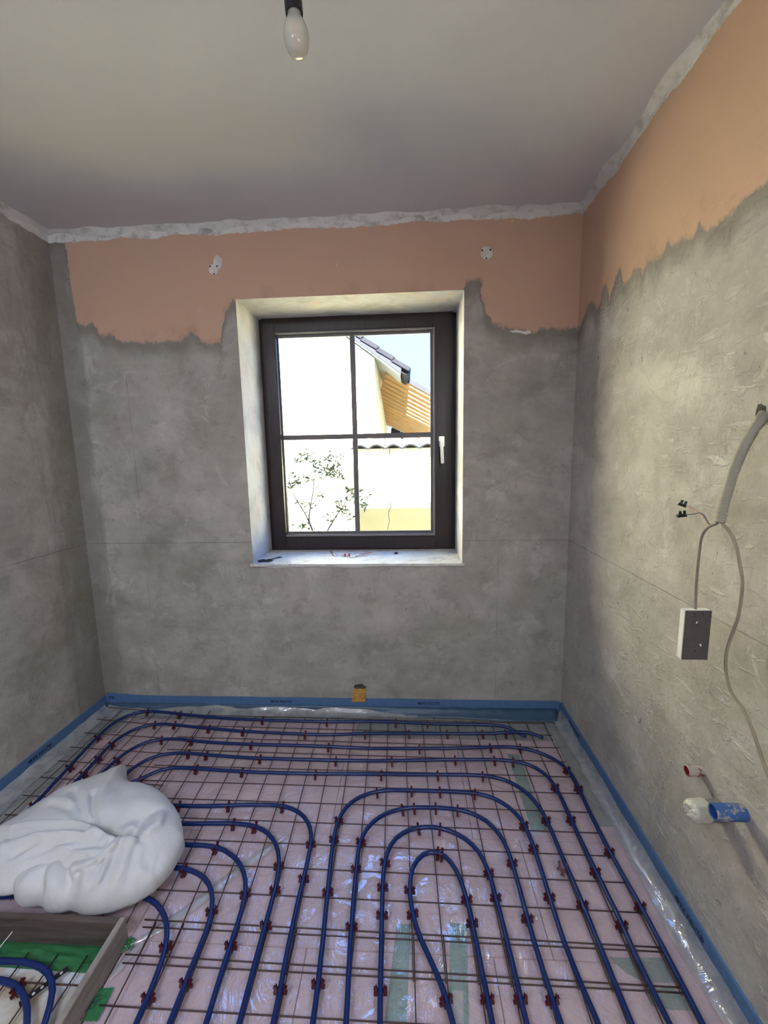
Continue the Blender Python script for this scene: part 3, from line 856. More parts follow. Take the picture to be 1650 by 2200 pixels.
# tape lying on the boards, under the film
def sheet(poly, z0, z1, mat, name, label, cat, group=None):
    o = MB().prism(poly, z0, z1).build(name, mat)
    return tag(o, label, cat, group)
TP = [[[0.521, 2.017], [0.581, 2.012], [0.577, 1.559], [0.515, 1.559]], [[-0.052, 1.192], [-0.003, 1.196], [-0.018, 0.946], [-0.081, 0.943]], [[0.13, 1.203], [0.189, 1.204], [0.159, 0.953], [0.104, 0.951]]]
G = 'tape strips under the film'
sheet(TP[0], 0.0002, 0.0012, M['tape_pale'], 'tape_strip', 'pale green tape strip by the right wall, crossed by curving blue pipes', 'tape', G)
sheet(TP[1], 0.0002, 0.0012, M['tape_pale'], 'tape_strip', 'pale green tape strip left of the innermost loop of blue pipe', 'tape', G)
sheet(TP[2], 0.0002, 0.0012, M['tape_pale'], 'tape_strip', 'pale green tape strip inside the innermost loop, with a paper label', 'tape', G)
sheet([[0.12, 1.024], [0.152, 1.024], [0.143, 0.952], [0.113, 0.951]], 0.0013, 0.0018, M['paper'], 'paper_label', 'pale paper label on the tape strip inside the innermost loop', 'label')
GP = [[[0.626, 1.127], [0.68, 1.128], [0.79, 1.132], [0.812, 1.073], [0.78, 1.069], [0.698, 1.07], [0.66, 1.089]], [[0.691, 1.043], [0.776, 1.063], [0.801, 1.03], [0.82, 1.008], [0.741, 1.007], [0.694, 1.015]]]
sheet(GP[0], 0.0002, 0.0012, M['tape_grey'], 'tape_patch', 'larger grey-green tape patch under the pipes near the right wall', 'tape', G)
sheet(GP[1], 0.0002, 0.0012, M['tape_grey'], 'tape_patch', 'smaller grey-green tape patch just in front of the larger patch by the right wall', 'tape', G)
GR = [[[-0.949, 1.065], [-0.951, 1.112], [-0.928, 1.109], [-0.918, 1.086], [-0.925, 1.066]], [[-0.947, 0.906], [-0.952, 0.978], [-0.929, 0.991], [-0.909, 0.983], [-0.906, 0.964], [-0.904, 0.908]], [[-1.509, 1.108], [-1.409, 1.109], [-1.274, 1.109], [-1.027, 1.105], [-1.019, 1.082], [-1.025, 1.064], [-1.203, 1.067], [-1.268, 1.067], [-1.363, 1.064], [-1.455, 1.059]]]

# ------------------------------------------------------------------ formwork frame round the recess
FR = empty('formwork_frame', (-0.96, 1.10, 0.0))
tag(FR, 'low wooden formwork frame round a recess in the floor beside the cushion', 'wooden frame')
FH = 0.09
m = MB(); m.span((XL + 0.012, BOXY - 0.021, 0.0), (BOXX - 0.021, BOXY - 0.001, FH)); m.build('plank', M['board_dark'], FR, bevel=0.0015)
m = MB(); m.span((BOXX - 0.021, 0.2, 0.0), (BOXX - 0.001, BOXY - 0.001, FH)); m.build('plank', M['board_wood'], FR, bevel=0.0015)
def crumple(poly, z, name, label, group, amp=0.006, vert=None):
    """tape piece: a subdivided patch with raised creases"""
    a, b, c, d = [Vector((p[0], p[1], z)) for p in poly]
    n, k2, vs, fs = 26, 12, [], []
    for i in range(n + 1):
        for j in range(k2 + 1):
            u, v = i / n, j / k2
            p = a.lerp(b, u).lerp(d.lerp(c, u), v)
            r = 1 - min(1, abs(noise.noise(Vector((u * 4 + p.x * 9, v * 5, z * 40 + 2)))) * 3)
            p.z += 0.0005 + amp * r * (4 * v * (1 - v)) ** 0.4
            vs.append(p)
    for i in range(n):
        for j in range(k2):
            fs.append((i * (k2 + 1) + j, (i + 1) * (k2 + 1) + j, (i + 1) * (k2 + 1) + j + 1, i * (k2 + 1) + j + 1))
    o = MB().add(vs, fs).build(name, M['tape_green'], smooth='all')
    return tag(o, label, 'tape', group)
GG = 'bright green tape pieces'
q = GR[2]
crumple([(XL + 0.02, 1.090), (-0.976, 1.090), (-0.976, 1.018), (XL + 0.02, 1.030)], 0.0006, 'green_tape', 'crumpled dark green tape along the back plank inside the recess', GG, 0.010)
crumple([GR[0][0], GR[0][1], GR[0][2], GR[0][3]], 0.0095, 'green_tape', 'small glossy green tape scrap outside the frame corner', GG, 0.008)
T2 = crumple([GR[1][5], GR[1][3], GR[1][1], GR[1][0]], 0.0095, 'green_tape', 'green tape with black marks along the outside of the frame', GG, 0.003)
# the hand-drawn marks on that tape
base = Vector((*GR[1][1], 0.0145))
for pts in ([(0.012, 0.008), (0.010, -0.012), (0.004, -0.03), (-0.002, -0.045), (-0.004, -0.055), (0.003, -0.052), (0.006, -0.046)],
            [(0.012, 0.008), (0.020, 0.014), (0.030, 0.016)], [(0.012, -0.010), (0.022, -0.004), (0.033, 0.008)], [(0.010, -0.022), (0.022, -0.020), (0.030, -0.008)],
            [(-0.012, -0.095), (-0.004, -0.085), (0.002, -0.090), (-0.006, -0.105)]):
    MB().tube(smooth_path([base + Vector((a * 0.8 - 0.004, b * 0.8 - 0.030, 0)) for a, b in pts], 0.004), 0.0012, 5).build('pen_stroke', M['ink'], T2)

# ------------------------------------------------------------------ wire mats
def wire(m_parent, a, b, r=0.0021, sag=0.0):
    a, b = Vector(a), Vector(b)
    n = max(2, int((b - a).length / 0.12))
    pts = []
    for i in range(n + 1):
        p = a.lerp(b, i / n)
        p.z += 0.0012 * noise.noise(Vector((p.x * 6, p.y * 6, a.z * 99)))
        pts.append(p)
    MB().tube(pts, r, 6).build('wire', M['wire'], m_parent, smooth='all')
ZW, ZL = 0.0215, 0.0172       # cross wires lie on the long wires
GW = 'welded wire mats on the floor'
WM2 = tag(empty('wire_mat', (-0.2, 1.6, 0.017)), 'largest wire mat, between the window wall and the loops of blue pipe', 'wire mat', GW)
for k in range(13):
    y = 2.243 - 0.0998 * k
    xl_ = -1.33 if y > 1.6 else (-1.25 if y > 1.2 else -0.925)
    wire(WM2, (xl_, y + (0.028 if k < 4 else 0.012), ZW), (0.797, y, ZW))
for j in range(21):
    xb, xf = 0.787 - 0.1017 * j, 0.787 - 0.0980 * j
    yf = 1.03 if xf > -0.93 else 1.14
    f = (2.2 - yf) / 1.17
    wire(WM2, (xb, 2.262, ZL), (xb + (xf - xb) * f, yf, ZL))
RL = [[-1.931, 2.326, -1.2, 2.257], [-1.918, 2.209, -1.2, 2.137], [-1.898, 2.086, -1.2, 2.041], [-1.881, 1.968, -1.2, 1.928], [-1.864, 1.866, -1.2, 1.83], [-1.855, 1.753, -1.2, 1.724], [-1.844, 1.644, -1.2, 1.617], [-1.827, 1.539, -1.2, 1.538]]
WM1 = tag(empty('wire_mat', (-1.6, 1.7, 0.017)), 'wire mat along the left wall, partly under the white cushion', 'wire mat', GW)
for x0, y0, x1, y1 in RL: wire(WM1, (x0, y0, ZW + 0.0045), (x1, y1, ZW + 0.0045))
for k in range(3):
    y = 1.43 - 0.105 * k
    wire(WM1, (-1.81, y, ZW + 0.0045), (-1.2, y, ZW + 0.0045))
for xa, xb in ((-1.828, -1.80), (-1.700, -1.68), (-1.595, -1.575), (-1.478, -1.46), (-1.366, -1.345), (-1.252, -1.235)):
    wire(WM1, (xa, 2.31, ZL + 0.0045), (xb, 1.20, ZL + 0.0045))
WM3 = tag(empty('wire_mat', (0, 0.7, 0.017)), 'wire mat nearest the camera, overlapping the largest mat in doubled wires', 'wire mat', GW)
for k in range(10):
    y = 1.132 - 0.1 * k
    wire(WM3, (-0.915, y, ZW + 0.0048), (0.80, y - 0.002, ZW + 0.0048))
for j in range(18):
    x = 0.787 - 0.0980 * j
    wire(WM3, (x + 0.005 - 0.0003 * j, 1.150, ZL + 0.0045), (x + 0.005 + 0.0012 * j, 0.20, ZL + 0.0045), r=0.0021)
WM4 = tag(empty('wire_mat', (-1.4, 0.7, 0.012)), 'wire mat on stained white boards inside the wooden frame', 'wire mat', GW)
for j in range(9): wire(WM4, (-1.055 - 0.1 * j + 0.004, 1.055, 0.0135), (-1.055 - 0.1 * j, 0.22, 0.0135))
for k in range(8): wire(WM4, (XL + 0.03, 0.978 - 0.1 * k, 0.0178), (-0.985, 0.978 - 0.1 * k, 0.0178))
# flat perforated tie across that mat
m = MB()
tie = tag(empty('perforated_strap', (-1.16, 0.96, 0.02)), 'dark perforated metal strap across the wires inside the frame', 'strap')
P = [Vector((-1.080, 1.015, 0.0235)), Vector((-1.155, 0.925, 0.0235))]
d = unit(P[1] - P[0])
MB().box((P[0] + P[1]) / 2, ((P[1] - P[0]).length, 0.016, 0.0015), Matrix((d, Vector((-d.y, d.x, 0)), Vector((0, 0, 1)))).transposed()).build('band', M['black'], tie)
for t in (0.15, 0.32, 0.55, 0.72, 0.9):
    MB().lathe([(0.0001, 0.0), (0.0042, 0.0), (0.0042, 0.0004), (0.0001, 0.0004)], P[0].lerp(P[1], t) + Vector((0, 0, 0.0008)), seg=10).build('hole', M['paper'], tie)

